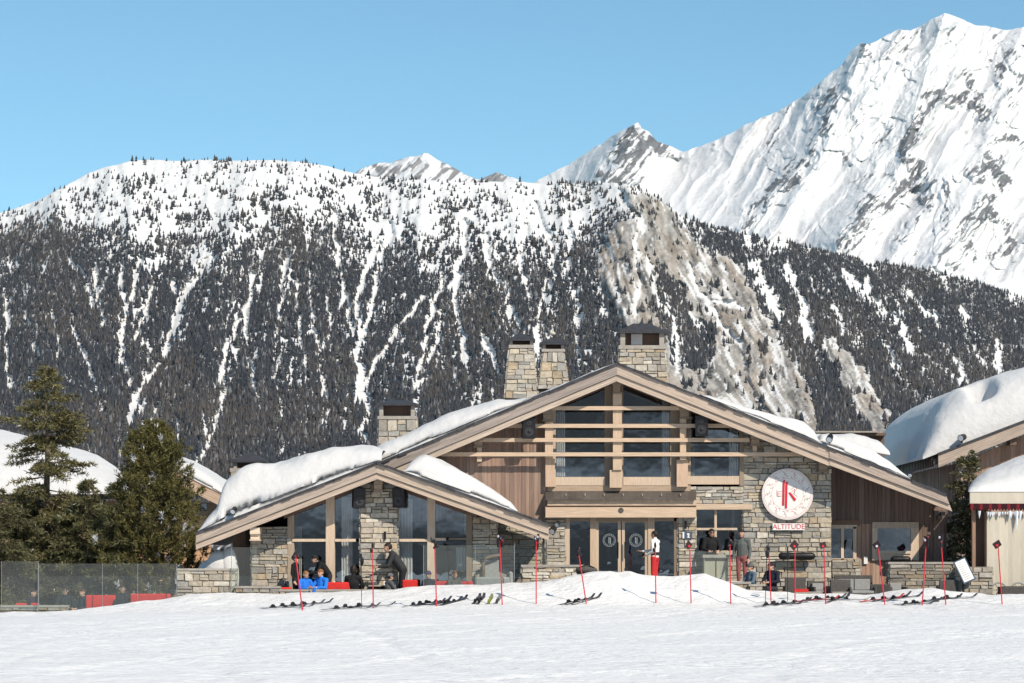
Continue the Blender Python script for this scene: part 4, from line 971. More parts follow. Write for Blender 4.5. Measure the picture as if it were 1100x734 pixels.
cbx = P(1009, 552, YD-.25); t = thing('floodlight', 'dark floodlight cluster under the lowest corner of the great roof', 'lamp', cbx)
for dx, dz in ((-.1, .03), (.1, .0), (.0, -.12)):
    mb = MB(); mb.box(cbx.x+dx-.07, cbx.x+dx+.07, cbx.y-.1, cbx.y+.08, cbx.z+dz-.06, cbx.z+dz+.06); mb.build('lamp_head', M['black'], t)
mb = MB(); mb.tube([cbx, cbx+Vector((0, .3, .05))], .03, 6); mb.build('bracket', M['black'], t)
for x0, x1, y0, y1, Y, lb in ((837, 875, 593.5, 601.5, YW-.30, 'long black covered heater on the stone wall under the name board'), (957, 978, 597.5, 604.5, YD-.35, 'short black covered heater below the square window of the dark wing')):
    a, b = P(x0+3, (y0+y1)/2, Y), P(x1-3, (y0+y1)/2, Y); r_ = (y1-y0)/2*Y/F; t = thing('patio_heater', lb, 'heater', (a+b)/2, 'black covered wall heaters')
    mb = MB(); dd = (b-a).normalized()*r_; mb.tube([a-dd*.9, a-dd*.5, a, (a*2+b)/3, (a+2*b)/3, b, b+dd*.5, b+dd*.9], [r_*.45, r_*.88, r_, r_*.95, r_*1.0, r_, r_*.85, r_*.4], 14); mb.build('cover', M['black'], t, True)
    mb = MB()
    for q in (a*.8+b*.2, a*.2+b*.8): mb.tube([q, q+Vector((0, .32, .06))], .03, 6)
    mb.build('bracket', M['black'], t)

# ================================================================ OTHER BUILDINGS
# big chalet on the slope at the right
YR = 84.0
rc = thing('ski_chalet', 'dark timber chalet with very deep snow roof behind the cream pavilion', 'chalet', P(1090, 640, YR))
A_, B_ = (1008, 487.5), (1190, 418)
mb = MB(); mb.prism([A_, B_, (B_[0], B_[1]+9), (A_[0], A_[1]+9)], YR+.1, 12); rf = mb.build('roof', M['soffit'], rc)
mb = MB(); mb.prism([(A_[0], A_[1]-1), (B_[0], B_[1]-1), (B_[0], B_[1]+1.5), (A_[0], A_[1]+1.5)], YR-.05, .5); mb.build('slate_edge', M['slate'], rf)
mb = MB(); mb.prism([(A_[0], A_[1]+1.6), (B_[0], B_[1]+1.6), (B_[0], B_[1]+14), (A_[0], A_[1]+14.5)], YR, .12, (1.05, 1.0, .95)); mb.build('barge_board', M['wood_rl'], rc)
ga = P(1008, 492, YR); mb = MB(); mb.box(ga.x-.14, ga.x+.05, YR+.15, YR+12, ga.z-.22, ga.z-.02, (1, 1, 1))
for i in range(34): mb.box(ga.x-.19, ga.x-.1, YR+.3+i*.34, YR+.42+i*.34, ga.z-.30, ga.z+.06, (.6, .6, .6))
mb.build('gutter', M['bronze'], rc)
mb = MB(); xw = P(1032, 500, YR).x
r = random.Random(9)
for i in range(44):
    f = r.uniform(.7, 1.2); mb.box(xw+r.uniform(0, .015), xw+.1, YR+.9+i*.25, YR+.9+i*.25+.235, .5, P(1032, 497, YR).z, (f, f, f))
bx = MB(); boards(bx, [(1032, 497), (1190, 430)], 650, 1032, 1190, YR+.9, .1, 5, (1.2, 1.1, 1.0), 19)
mb.build('timber_cladding', M['clad_dark'], rc); bx.build('timber_cladding', M['clad'], rc)
mb = MB(); mb.pbox(1085, 1092, 470, 478, YR+.2, .6); mb.build('purlin', M['frame_dark'], rc)
def big_snow():
    n, m = 70, 60; s = np.linspace(0, 1, n); t = np.linspace(0, 1, m); S, T = np.meshgrid(s, t)
    px = 992+S*(1190-992); x = (px-CX)*YR/F; y = YR+.15+T*12.5
    rz = CZ+(HY-(A_[1]+(px-A_[0])*(B_[1]-A_[1])/(B_[0]-A_[0])))*YR/F
    hpx = np.interp(px, [990, 1000, 1012, 1040, 1070, 1100, 1190], [14, 34, 50, 58, 58, 57, 50])
    hh = hpx*YR/F*(.97+.10*fbm(x/1.6, y/2.2, 3, 950))
    e = np.sqrt(np.clip(1-(1-np.clip(T*12.5/2.6, 0, 1))**2, 0, 1)); el = np.sqrt(np.clip(1-(1-np.clip((x-x.min())/1.3, 0, 1))**2, 0, 1))
    # two slumps melted out of the lower edge
    dent = .9*np.exp(-(((x-16.6)/.42)**4+((y-YR-1.6)/.75)**4))+.8*np.exp(-(((x-14.6)/.5)**4+((y-YR-2.6)/.8)**4))
    z = rz+.05+np.maximum(hh*(.16+.84*e)*(.22+.78*el)-dent, .08)
    V = np.stack([x, y, z], -1); o = V.copy(); o[..., 2] = rz+.01
    allv = np.concatenate([V.reshape(-1, 3), o[0], o[:, 0], o[-1]]); q = grid_faces(m, n); k = m*n
    i = np.arange(n-1); fr = np.stack([k+i, k+i+1, i+1, i], -1); bk = np.stack([(m-1)*n+i, (m-1)*n+i+1, k+n+m+i+1, k+n+m+i], -1)
    j = np.arange(m-1); lf = np.stack([k+n+j, j*n, (j+1)*n, k+n+j+1], -1)
    ob = np_mesh('roof_snow', allv, np.concatenate([q, fr, bk, lf]), M['snowcap']); tag(ob, 'very deep rounded snow on the dark timber chalet roof', 'snow', kind='stuff')
big_snow()
spot(1034, 470, YR-.1, .12, 'black spotlight on the snowy roof edge of the dark timber chalet', (-.5, -.7, -.2))
# low back roof seen between the two chalets
lw = thing('shed', 'low snow covered shed roof between the great gable and the dark chalet', 'shed', P(910, 520, 88))
mb = MB(); mb.pbox(868, 952, 465, 468, 88, 4, (1, 1, 1)); mb.build('roof', M['soffit'], lw); mb = MB(); mb.pbox(872, 950, 468, 640, 88.5, .2, (.8, .8, .8)); mb.build('wall', M['clad_dark'], lw)
mb = MB(); mb.pbox(876, 943, 463.2, 464.8, 87.9, .2); mb.build('eave_board', M['cap'], lw)
blanket('roof_snow', 'flat snow on the shed between the chalets', [(860, 484), (958, 490)], [(862, 467), (880, 465.5), (900, 466), (920, 465.5), (936, 466), (947, 471), (956, 482)], 80, 86, 40, 12, .9, 8)
# chalet behind the conifers at the left
YB2 = 92.0
lc = thing('ski_chalet', 'tan walled chalet with wide snow roof half hidden by the conifers', 'chalet', P(90, 640, YB2))
mb = MB(); mb.pbox(-60, 214, 538, 650, YB2+1, .3, (.5, .46, .42)); mb.pbox(150, 214, 556, 650, YB2+.9, .3, (1, 1, 1)); mb.build('wall', M['tanwall'], lc)
mb = MB(); mb.pbox(-70, 140, 530, 536, YB2-.2, .25, (.8, .8, .8)); mb.build('eave_board', M['frame_dark'], lc)
mb = MB(); mb.prism([(168, 495.4), (242, 533), (242, 539), (168, 501.4)], YB2-4.1, 8); rf2 = mb.build('roof', M['soffit'], lc)
mb = MB(); mb.prism([(168, 497.4), (241, 534), (239, 545), (168, 509)], YB2-4.2, .1, (1.2, 1.05, .9)); mb.build('barge_board', M['wood_rr'], lc)
mb = MB(); mb.pbox(140, 234, 540, 556, YB2-3.2, .3, (.6, .6, .6)); mb.pbox(140, 226, 556, 650, YB2-3.1, .2, (1.2, 1.0, .8)); mb.build('wall', M['tanwall'], lc)
mb = MB(); mb.pbox(205, 222, 541, 549, YB2-3.3, .1); mb.build('window', M['glass'], lc)
blanket('roof_snow', 'snow on the gable verge just behind the round pine', [(118, 470), (242, 533)], [(166, 493), (172, 484), (182, 488), (200, 497), (222, 509), (236, 520), (243, 532)], YB2-4.05, YB2+3, 40, 12, .7, 9)
def slope_snow():
    n, m = 70, 40; px = np.linspace(-90, 150, n); t = np.linspace(0, 1, m); PX, T = np.meshgrid(px, t)
    topy = np.interp(px, [-90, -10, 20, 45, 75, 105, 125, 140, 150], [452, 460, 466, 473, 480, 489, 502, 519, 530])
    Yy = YB2-.4+T*7; v = 531+(topy[None]-531)*np.sqrt(np.clip(1-(1-T)**1.9, 0, 1))
    v = v+3*(fbm(PX/22, T*4, 3, 970)-.5)*(T > 0)*(T < .96)
    V = np.stack([(PX-CX)*Yy/F, Yy, CZ+(HY-v)*Yy/F], -1)
    b = V[-1].copy(); b[:, 1] += 2.5; b[:, 2] -= 1.4; V = np.concatenate([V, b[None]], 0)
    tag(np_mesh('roof_snow', V.reshape(-1, 3), grid_faces(m+1, n), M['snowcap']), 'broad snow slope on the roof behind the tall spruce', 'snow', kind='stuff')
slope_snow()

# ---- cream pavilion at the right
YT = 72.6
tn_ = thing('pavilion', 'cream canvas pavilion with snow dome and red scalloped valance', 'pavilion', P(1100, 640, YT))
def canvas_wall(pts, y0, y1, seed):
    """pts: plan points (px at depth Y)"""
    mb = MB(); n = 26; prev = None
    for (xa, Ya), (xb, Yb) in zip(pts[:-1], pts[1:]):
        A, B = P(xa, y0, Ya), P(xb, y0, Yb); z1 = P(xa, y1, Ya).z; d = (B-A); nn = Vector((d.y, -d.x, 0)).normalized()
        for i in range(n):
            o = .008*math.sin(i*2.1+seed)+.012*math.sin(i*.9); o2 = .008*math.sin((i+1)*2.1+seed)+.012*math.sin((i+1)*.9)
            p, q = A+d*(i/n)+nn*o, A+d*((i+1)/n)+nn*o2
            mb.add([p, q, (q.x, q.y, z1), (p.x, p.y, z1)], [(3, 2, 1, 0)], (1, 1, 1))
    return mb
canvas_wall([(1060, YT), (1180, YT)], 553, 645, 1).build('canvas_wall', M['canvas'], tn_, True)
canvas_wall([(1045, YT+.5), (1045.3, YT+1.2)], 553, 645, 2).build('canvas_wall', M['canvas'], tn_, True)
mb = MB(); mb.pbox(1045, 1060, 550, 645, YT+.4, .08, (.8, .8, .8)); mb.pbox(1044.5, 1048, 548, 645, YT+.2, .2, (1.9, 1.8, 1.6)); mb.pbox(1059, 1062, 550, 645, YT+.02, .3, (1.9, 1.8, 1.6)); mb.build('doorway', M['frame_dark'], tn_)
mb = MB(); mb.pbox(1042, 1180, 528, 541, YT-.12, .1, (.95, .95, .95)); mb.build('valance', M['canvas'], tn_)
mb = MB(); x = 1042.5; i = 0
M['darkred'] = mat('wine_red_cloth', (.16, .015, .02), .9, attr=True)
while x < 1178:
    mb.prism([(x, 541.2), (x+3.2, 541.2), (x+3.2, 546.5), (x+2.2, 548.6), (x+1, 548.6), (x, 546.5)], YT-.13, .03, (.2, .4, .5) if i % 3 else (1.0, .9, .9)); x += 3.3; i += 1
mb.build('scallop', M['darkred'], tn_)
mb = MB(); r = random.Random(5); x = 1061.0
while x < 1178:
    l = r.uniform(2, 7)*(2.6 if r.random() < .1 else 1); a = P(x, 550, YT-.1); b = P(x+r.uniform(-.3, .3), 550+l, YT-.1); mb.tube([a, a*.4+b*.6, b], [.035, .022, .004], 5); x += r.uniform(1.2, 3.0)
for x, l in ((1092, 20), (1084.5, 10), (1096, 12), (1052, 8)): a = P(x, 549, YT-.12); mb.tube([a, a-Vector((0, 0, l*.5*YT/F)), a-Vector((0, 0, l*YT/F))], [.045, .03, .004], 5)
ic = mb.build('icicles', M['ice'], None); ic.name = 'icicles'; tag(ic, 'ragged row of icicles hanging from the pavilion valance', 'ice', kind='stuff')
def dome():
    n, m = 60, 26; px = np.linspace(1040, 1182, n); t = np.linspace(0, 1, m); PX, T = np.meshgrid(px, t)
    top = np.interp(px, [1040, 1044, 1050, 1060, 1070, 1080, 1092, 1105, 1182], [524, 517, 511, 504.5, 500.5, 496.5, 492, 488, 478])
    Yy = YT-.14+T*3.2; v = 528.5+(top[None]-528.5)*np.sqrt(np.clip(1-(1-T)**2.1, 0, 1)); v = v+2*(fbm(PX/14, T*5, 3, 980)-.5)*(T > .05)
    V = np.stack([(PX-CX)*Yy/F, Yy, CZ+(HY-v)*Yy/F], -1); b = V[-1].copy(); b[:, 1] += 2.5; b[:, 2] -= 1.0
    l = V[:, :1].copy(); l[..., 2] = CZ+(HY-528.5)*YT/F
    V2 = np.concatenate([V, b[None]], 0); lf = np.concatenate([l, (b[None, :1]-np.array([0, 0, .3]))], 0)
    V2 = np.concatenate([lf, V2], 1)
    tag(np_mesh('roof_snow', V2.reshape(-1, 3), grid_faces(m+1, n+1), M['snowcap']), 'smooth snow dome on the cream pavilion', 'snow', kind='stuff')
dome()

# ================================================================ TERRACES AND LOW WALLS
mb = MB(); mb.box(X_(175, 71), X_(590, 73), 70.75, 78, -.7, .45); structure(mb.build('terrace', M['cap']))
mb = MB(); mb.box(X_(590, 73), X_(800, 73), 71.6, 78, -.7, .93); structure(mb.build('terrace', M['cap']))
mb = MB(); mb.box(X_(800, 73), X_(1180, 73), 70.75, 80, -.7, .42); structure(mb.build('terrace', M['cap']))
mb = MB(); mb.box(X_(-120, 73), X_(175, 71), 70.75, 80, -.9, -.34); structure(mb.build('terrace', M['cap']))
def low_wall(rects, label, seed, cap=True, dark=1.0, parentless=True):
    x0, x1, y0, y1, Y, d = rects[0]; t = thing('stone_wall', label, 'wall', P((x0+x1)/2, y1, Y))
    stone_part('stonework', rects, t, seed, dark=dark)
    if cap:
        mb = MB()
        for (x0, x1, y0, y1, Y, d) in rects: mb.pbox(x0-.8, x1+.8, y0-2.2, y0+.1, Y-.05, d+.1)
        mb.build('coping', M['cap'], t)
    return t
low_wall([(190, 253, 613, 652, 70.7, .4)], 'grey green stone wall below the two round chair backs', 61)
low_wall([(253, 300, 632, 650, 70.55, .3), (300, 420, 635.5, 650, 70.55, .3)], 'very low stone kerb wall in front of the red benches', 62, dark=.9)
low_wall([(560.5, 627, 609, 640, 71.4, .35)], 'low pale stone wall beside the entrance doors', 63, dark=1.15)
low_wall([(771, 806, 627.5, 640, 70.6, .5), (805, 818, 630, 642, 70.5, .4)], 'small snow topped stone wall in front of the bar counter', 64, dark=.9)
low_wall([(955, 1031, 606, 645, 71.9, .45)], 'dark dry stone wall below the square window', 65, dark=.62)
low_wall([(1031, 1066, 609, 645, 71.1, 1.2)], 'rounded end block of the stone wall beside the pavilion', 66, cap=False, dark=.85)
low_wall([(-40, 72, 652.5, 665, 70.5, .3)], 'low snowy stone kerb at the seats under the tall spruce', 67, dark=.85)
sn = MB(); q = P(788, 627, 70.8); sn.ell(q+Vector((0, .05, -.03)), (.52, .28, .10), 20, 10); o = sn.build('snow', M['snowcap'], None, True); tag(o, 'snow cushion on the small stone wall by the counter', 'snow', kind='stuff')
sn = MB(); sn.ell(P(236, 612, 71.75)+Vector((0, 0, -.35)), (.50, .36, .95), 24, 14); sn.ell(P(246, 606, 71.7)+Vector((0, 0, -.4)), (.30, .3, .92), 20, 12); sn.ell(P(223, 616, 71.8)+Vector((0, 0, -.45)), (.40, .32, .85), 20, 12); o = sn.build('snow', M['snowcap'], None, True); tag(o, 'tall snow pile under the low gable eave', 'snow', kind='stuff')

# ---- clear screens
def screen(xs, y0, y1, Y, label, post=True):
    t = thing('glass_screen', label, 'glass screen', P((xs[0]+xs[-1])/2, y1, Y), 'clear wind screens along the terraces')
    for a, b in zip(xs[:-1], xs[1:]):
        mb = MB(); mb.pbox(a+.15, b-.15, y0, y1, Y, .012); mb.build('pane', M['screen'], t)
    for x in xs:
        mb = MB(); mb.pbox(x-.25, x+.25, y0, y1, Y-.004, .022); mb.build('edge_strip', M['steel'] if post else M['screen'], t)
    return t
M['screen_dk'] = glass('grey_screen_glass', (.62, .70, .70), .10)
screen([41.5, 110, 148, 190], 605.5, 655, 70.2, 'long clear screen behind the red seats under the conifers')
screen([1.5, 41], 603, 655, 70.35, 'short clear screen at the outer end of the tree terrace')
screen([248.5, 275], 588, 632, 70.6, 'narrow clear screen standing on the grey green stone wall end')
screen([455, 510.5, 552.5], 586, 634, 70.75, 'clear screen before the low gable panes nearest the entrance')
screen([552.8, 588], 583, 622, 71.9, 'clear screen between the low gable and the pale stone wall')
screen([742, 803], 592.5, 640, 72.4, 'clear screen in front of the bar counter')
# ================================================================ NEAR CONIFERS
def blades(name, base, direc, length, width, col, parent, seed=0, snow=0.0):
    """needle sprays: for each a thin two-sided diamond leaf along its direction"""
    r = np.random.default_rng(seed); n = len(base)
    d = direc/np.linalg.norm(direc, axis=1, keepdims=True)
    s = np.cross(d, r.standard_normal((n, 3))); s /= np.linalg.norm(s, axis=1, keepdims=True)+1e-9
    L = length[:, None]; W = width[:, None]
    a = base; b = base+d*L*.45+s*W; c = base+d*L; e = base+d*L*.45-s*W
    V = np.stack([a, b, c, e], 1).reshape(-1, 3)
    Fq = np.arange(n*4).reshape(n, 4)
    return np_mesh(name, V, Fq, M['needles'], np.repeat(col, 4, axis=0), smooth=False, parent=parent)
def conifer_tree(label, base, H, prof, nbr, seed, tone, group=None, droop=.25, twig=.42, gap=(), blade=(.17, .0155), dens=1.0, snow=.0, lean=0, asym=None, den2=None):
    """tall spruce: prof = [(height fraction, branch length m)]"""
    r = np.random.default_rng(seed); t = thing('conifer', label, 'tree', base, group); B = np.array(base, float)
    mb = MB(); pts = [B+np.array([lean*H*f+.03*math.sin(f*9+seed), 0, H*f]) for f in np.linspace(-.04, .985, 14)]
    mb.tube([Vector(p) for p in pts], [max(.012, (.021*H+.03)*(1-f)**.85) for f in np.linspace(0, .985, 14)], 9)
    hs = np.sort(r.random(nbr)**1.05); bs = []; ds = []; ls = []; cs = []
    for h in hs:
        L = float(np.interp(h, [p[0] for p in prof], [p[1] for p in prof]))*r.uniform(.62, 1.12)
        if L < .05: continue
        if any(g0 < h < g1 and r.random() < k for g0, g1, k in gap): continue
        az = r.random()*6.2832
        if asym: L *= 1+asym*math.cos(az)
        dirh = np.array([math.cos(az), math.sin(az), 0]); up = .55*(h-.35)+r.normal(0, .06)
        n = max(4, int(L/.16)); q = [B+np.array([lean*H*h, 0, H*h])]; dz = up
        for i in range(n):
            dz += (-droop*1.3 if i < n*.55 else droop*.9)/n*1.6
            q.append(q[-1]+(dirh+np.array([0, 0, dz]))*(L/n)+r.normal(0, .008, 3))
        mb.tube([Vector(p) for p in q], [max(.004, .013*L+.008-(.013*L+.004)*i/n) for i in range(n+1)], 4, cap=False)
        side = np.array([-dirh[1], dirh[0], 0]); tone_b = r.uniform(.75, 1.3)
        for i in range(n+1):
            f = i/n
            if f < .18: continue
            tw = twig*L*(1-.75*f)*r.uniform(.6, 1.1)+.10
            for sgn in (-1, 1):
                td = dirh*.75+side*sgn*r.uniform(.5, 1.0)+np.array([0, 0, -.10+r.normal(0, .16)]); m = max(2, int(tw/.055*dens))
                f2 = (np.arange(m)+r.random(m))/m; p = q[i]+td[None]*(f2[:, None]*tw)-np.array([0, 0, 1])*(f2[:, None]**2)*tw*.25
                k = 5
                for _ in range(k):
                    bs.append(p+r.normal(0, .012, p.shape)); dd = td[None]*.8+r.normal(0, .55, p.shape)+np.array([0, 0, .18]); ds.append(dd)
                    ls.append(blade[0]*r.uniform(.6, 1.2, m)); c = np.array(tone)*tone_b*r.uniform(.65, 1.35, (m, 1)); c = c*np.array([1, 1, 1])+np.array([.012, .004, 0])*r.random((m, 1))
                    if snow:
                        sn = (r.random(m) < snow*(1 if _ == 0 else .2))[:, None]; c = np.where(sn, np.array([[.72, .73, .76]]), c)
                    cs.append(c)
    mb.build('trunk', M['bark'], t)
    base_ = np.concatenate(bs); n = len(base_)
    blades('crown', base_, np.concatenate(ds), np.concatenate(ls), np.full(n, blade[1])*r.uniform(.7, 1.3, n), np.concatenate(cs), t, seed)
    return t
def cembra_pine(label, base, H, prof, ncl, seed, tone, snow=.03):
    """bushy stone pine: tufts of long needles at the ends of upswept branches"""
    r = np.random.default_rng(seed); t = thing('pine_tree', label, 'tree', base); B = np.array(base, float); mb = MB()
    mb.tube([Vector(B+np.array([.04*math.sin(f*7), 0, H*f])) for f in np.linspace(-.03, .93, 9)], [.13*(1-f)+.015 for f in np.linspace(0, .93, 9)], 9)
    bs = []; ds = []; ls = []; cs = []
    for k in range(ncl):
        h = r.random()**.85; az = r.random()*6.2832; R = float(np.interp(h, [p[0] for p in prof], [p[1] for p in prof]))*(1+.16*math.sin(az*3+h*11)+.10*math.sin(az*7-h*17))
        rho = R*(1+.28*(math.sin(az*2+h*23+1)*math.sin(h*31)))*(r.random()**.45)*r.uniform(.85, 1.06)
        end = B+np.array([math.cos(az)*rho, math.sin(az)*rho, H*h+r.normal(0, .05)])
        if k % 5 == 0:
            st = B+np.array([0, 0, max(0, H*h-.25*rho-.12)]); mid = (st*.45+end*.55)-np.array([0, 0, .10*rho])
            mb.tube([Vector(st), Vector(mid), Vector(end)], [.022, .014, .005], 4, cap=False)
        out = np.array([math.cos(az)*.55, math.sin(az)*.55, .75]); m = int(r.integers(34, 54)); tb = r.uniform(.7, 1.35)
        ax = out/np.linalg.norm(out); tw = r.uniform(.12, .26)
        bs.append(end[None]-ax[None]*tw*r.random((m, 1))+r.normal(0, .02, (m, 3))); ds.append(ax[None]*.75+r.normal(0, .55, (m, 3))); ls.append(r.uniform(.09, .17, m))
        c = np.array(tone)*tb*r.uniform(.6, 1.4, (m, 1))
        if r.random() < snow: c = c*0+np.array([.72, .73, .76])
        cs.append(c)
    mb.build('trunk', M['bark'], t); b = np.concatenate(bs); n = len(b)
    blades('crown', b, np.concatenate(ds), np.concatenate(ls), np.full(n, .0115)*r.uniform(.7, 1.3, n), np.concatenate(cs), t, seed)
    return t
TS = 77.0
conifer_tree('tall spruce with a bare gap in its trunk standing above the snowy roof', P(50, 640, TS), 245*TS/F, [(0, 1.9), (.12, 2.1), (.3, 1.9), (.48, 1.75), (.6, 1.45), (.7, 1.3), (.8, 1.05), (.9, .62), (.97, .25), (1, .05)], 190, 21, (.150, .140, .062), gap=((.52, .72, .45),), dens=1.0, snow=.012)
conifer_tree('low drooping spruce between the tall spruce and the round pine', P(97, 645, 75.5), 128*75.5/F, [(0, 2.0), (.3, 1.8), (.6, 1.25), (.85, .6), (1, .08)], 120, 22, (.120, .120, .056), snow=.015)
conifer_tree('dark broad spruce cut by the edge of the picture', P(-2, 645, 74.8), 118*74.8/F, [(0, 1.7), (.35, 1.7), (.7, 1.1), (1, .12)], 110, 23, (.105, .105, .052), snow=.01)
cembra_pine('dense round stone pine beside the low gable eave', P(166, 648, 74.6), 194*74.6/F, [(0, 1.35), (.1, 1.75), (.3, 1.85), (.5, 1.55), (.7, 1.2), (.85, .85), (.95, .5), (1, .2)], 2300, 24, (.135, .122, .042), snow=.035)
conifer_tree('small young pine leaning against the round pine', P(129, 645, 74.2), 130*74.2/F, [(0, 1.2), (.4, 1.0), (.7, .7), (1, .1)], 90, 26, (.12, .12, .054), droop=.05, snow=.02)
conifer_tree('small snow dusted spruce between the dark wing and the pavilion', P(1040, 642, 75.0), 158*75.0/F, [(0, 1.0), (.3, 1.0), (.6, .8), (.85, .42), (1, .06)], 170, 25, (.125, .120, .055), blade=(.14, .017), snow=.12)

# ================================================================ SLALOM POLES, SKI POLES, SKIS
def slalom(top, base, label, kind):
    b = on_ground(*base); k = b.y; tp = P(top[0], top[1], k); t = thing('slalom_pole', label, 'slalom pole', b, 'red slalom poles standing in the snow')
    mb = MB(); d = (tp-b); mb.tube([b-d*.06, b+d*.25, tp], [.017, .017, .015], 8); mb.build('shaft', M['red'], t)
    r = random.Random(int(top[0])); mb = MB()
    if kind == 'diamond':
        s = r.uniform(.085, .115); a = r.uniform(.4, 1.0); c = tp+Vector((-.03, -.03, -.02))
        Mx = Matrix.Translation(c) @ Matrix.Rotation(r.uniform(-.6, .6), 4, 'Z') @ Matrix.Rotation(a, 4, 'Y')
        q = [(-s*r.uniform(.7, 1.2), -s*.75), (s*r.uniform(.3, .9), -s*1.2), (s, s*r.uniform(.5, 1)), (-s*r.uniform(.4, .8), s*1.2)]
        vs = [Mx @ Vector((x, y, z)) for y in (-.012, .012) for x, z in q]
        mb.add(vs, [(0, 1, 2, 3), (7, 6, 5, 4), (0, 4, 5, 1), (1, 5, 6, 2), (2, 6, 7, 3), (3, 7, 4, 0)], (2.6, 1.3, 1.5)); fl = mb.build('flag', M['black'], t)
        mk = MB(); mk.tube([Mx @ Vector((.02, -.014, -.02)), Mx @ Vector((.02, -.018, -.02))], .035, 8); mk.build('mark', M['redcloth'] if r.random() < .6 else M['white'], fl)
    elif kind == 'bundle':
        for i in range(5): mb.ell(tp+Vector((r.uniform(-.09, .09), r.uniform(-.05, .05), r.uniform(-.14, .10))), (r.uniform(.03, .055), .04, r.uniform(.045, .085)), 8, 6, (1.3, 1, 1.1), Matrix.Rotation(r.uniform(-.8, .8), 3, 'Y'))
        mb.build('glove', M['black'], t)
    elif kind == 'ski':
        for i in range(3):
            q = tp+Vector((r.uniform(-.07, .07), r.uniform(-.05, .05), -.02)); mb.tube([q-Vector((0, 0, .16)), q+Vector((r.uniform(-.03, .03), 0, r.uniform(.10, .24)))], [.03, .035], 6, (1.2, 1.0, 1.1))
            mb.ell(q+Vector((0, -.02, r.uniform(-.05, .14))), (.035, .03, .04), 7, 5, (35, 32, 32) if i < 2 else (14, 1, 1))
        mb.build('glove', M['black'], t)
    else:
        mb.ell(tp, (.035, .035, .09), 8, 6); mb.ell(tp-Vector((.03, 0, .13)), (.045, .03, .07), 8, 6); mb.build('strap', M['black'], t)
    return t
for top, base, kind, lb in [
 ((317, 593), (325, 656), 'bundle', 'red slalom pole leaning over the row of black skis by the blue jackets'),
 ((400.3, 586), (401, 653.5), 'strap', 'red slalom pole before the stone pier of the low gable'),
 ((466.8, 583), (469, 651.5), 'bundle', 'red slalom pole with black glove before the pane nearest the pier'),
 ((537, 581), (539.5, 650), 'ski', 'red slalom pole before the clear screen beside the two upright bindings'),
 ((576, 581), (576, 649), 'ski', 'red slalom pole standing under the low gable eave end'),
 ((621.5, 594), (629.8, 648.5), 'bundle', 'red slalom pole leaning before the entrance side light'),
 ((703.8, 586), (704.6, 648), 'strap', 'red slalom pole right in front of the waiter in red trousers'),
 ((740.8, 585), (742.4, 648.5), 'diamond', 'red slalom pole with dark flag before the pillar with the blue plaque'),
 ((784, 585), (785, 649), 'bundle', 'red slalom pole before the bar counter and the man in grey sweater'),
 ((825.8, 590), (828.4, 649.5), 'strap', 'red slalom pole before the seated man in black cap'),
 ((854, 585), (854, 649.3), 'diamond', 'red slalom pole with dark flag under the round sign'),
 ((885, 585), (887, 649.3), 'diamond', 'red slalom pole with dark flag before the stone wall corner and narrow double window'),
 ((943, 585), (950.5, 650), 'diamond', 'red slalom pole with dark flag at the corner of the square window'),
 ((995, 581), (990.7, 650.5), 'ski', 'red slalom pole leaning over the snow heap, by black gloves, nearest the square window'),
 ((1010.8, 581), (1016, 650), 'ski', 'red slalom pole leaning beside the menu board on the snow heap'),
 ((1072, 584), (1076.5, 649.5), 'diamond', 'red slalom pole with dark flag in front of the cream pavilion')]:
    slalom(top, base, lb, kind)
for top, base, lb in (((388, 595), (388.5, 653.5), 'black ski pole standing alone beside the pier with skis at its foot'), ((824, 586), (822, 651.5), 'black ski pole just beside the red pole of the man in cap'), ((846, 588), (846, 646.5), 'black ski pole before the covered heater')):
    b = on_ground(*base); tp = P(top[0], top[1], b.y); t = thing('ski_pole', lb, 'ski pole', b, 'black ski poles planted upright')
    d = tp-b; mb = MB(); mb.tube([b-d*.05, b+d*.8], [.008, .011], 6); mb.build('shaft', M['black'], t)
    mb = MB(); mb.tube([b+d*.8, b+d*.9, tp], [.017, .02, .024], 8); mb.build('grip', M['black'], t); mb = MB(); mb.tube([b+d*.07, b+d*.075], .05, 10); mb.build('basket', M['black'], t)
    mb = MB(); mb.ell(b+d*.86+Vector((.02, 0, 0)), (.05, .03, .12), 8, 6); mb.build('strap', M['black'], t)
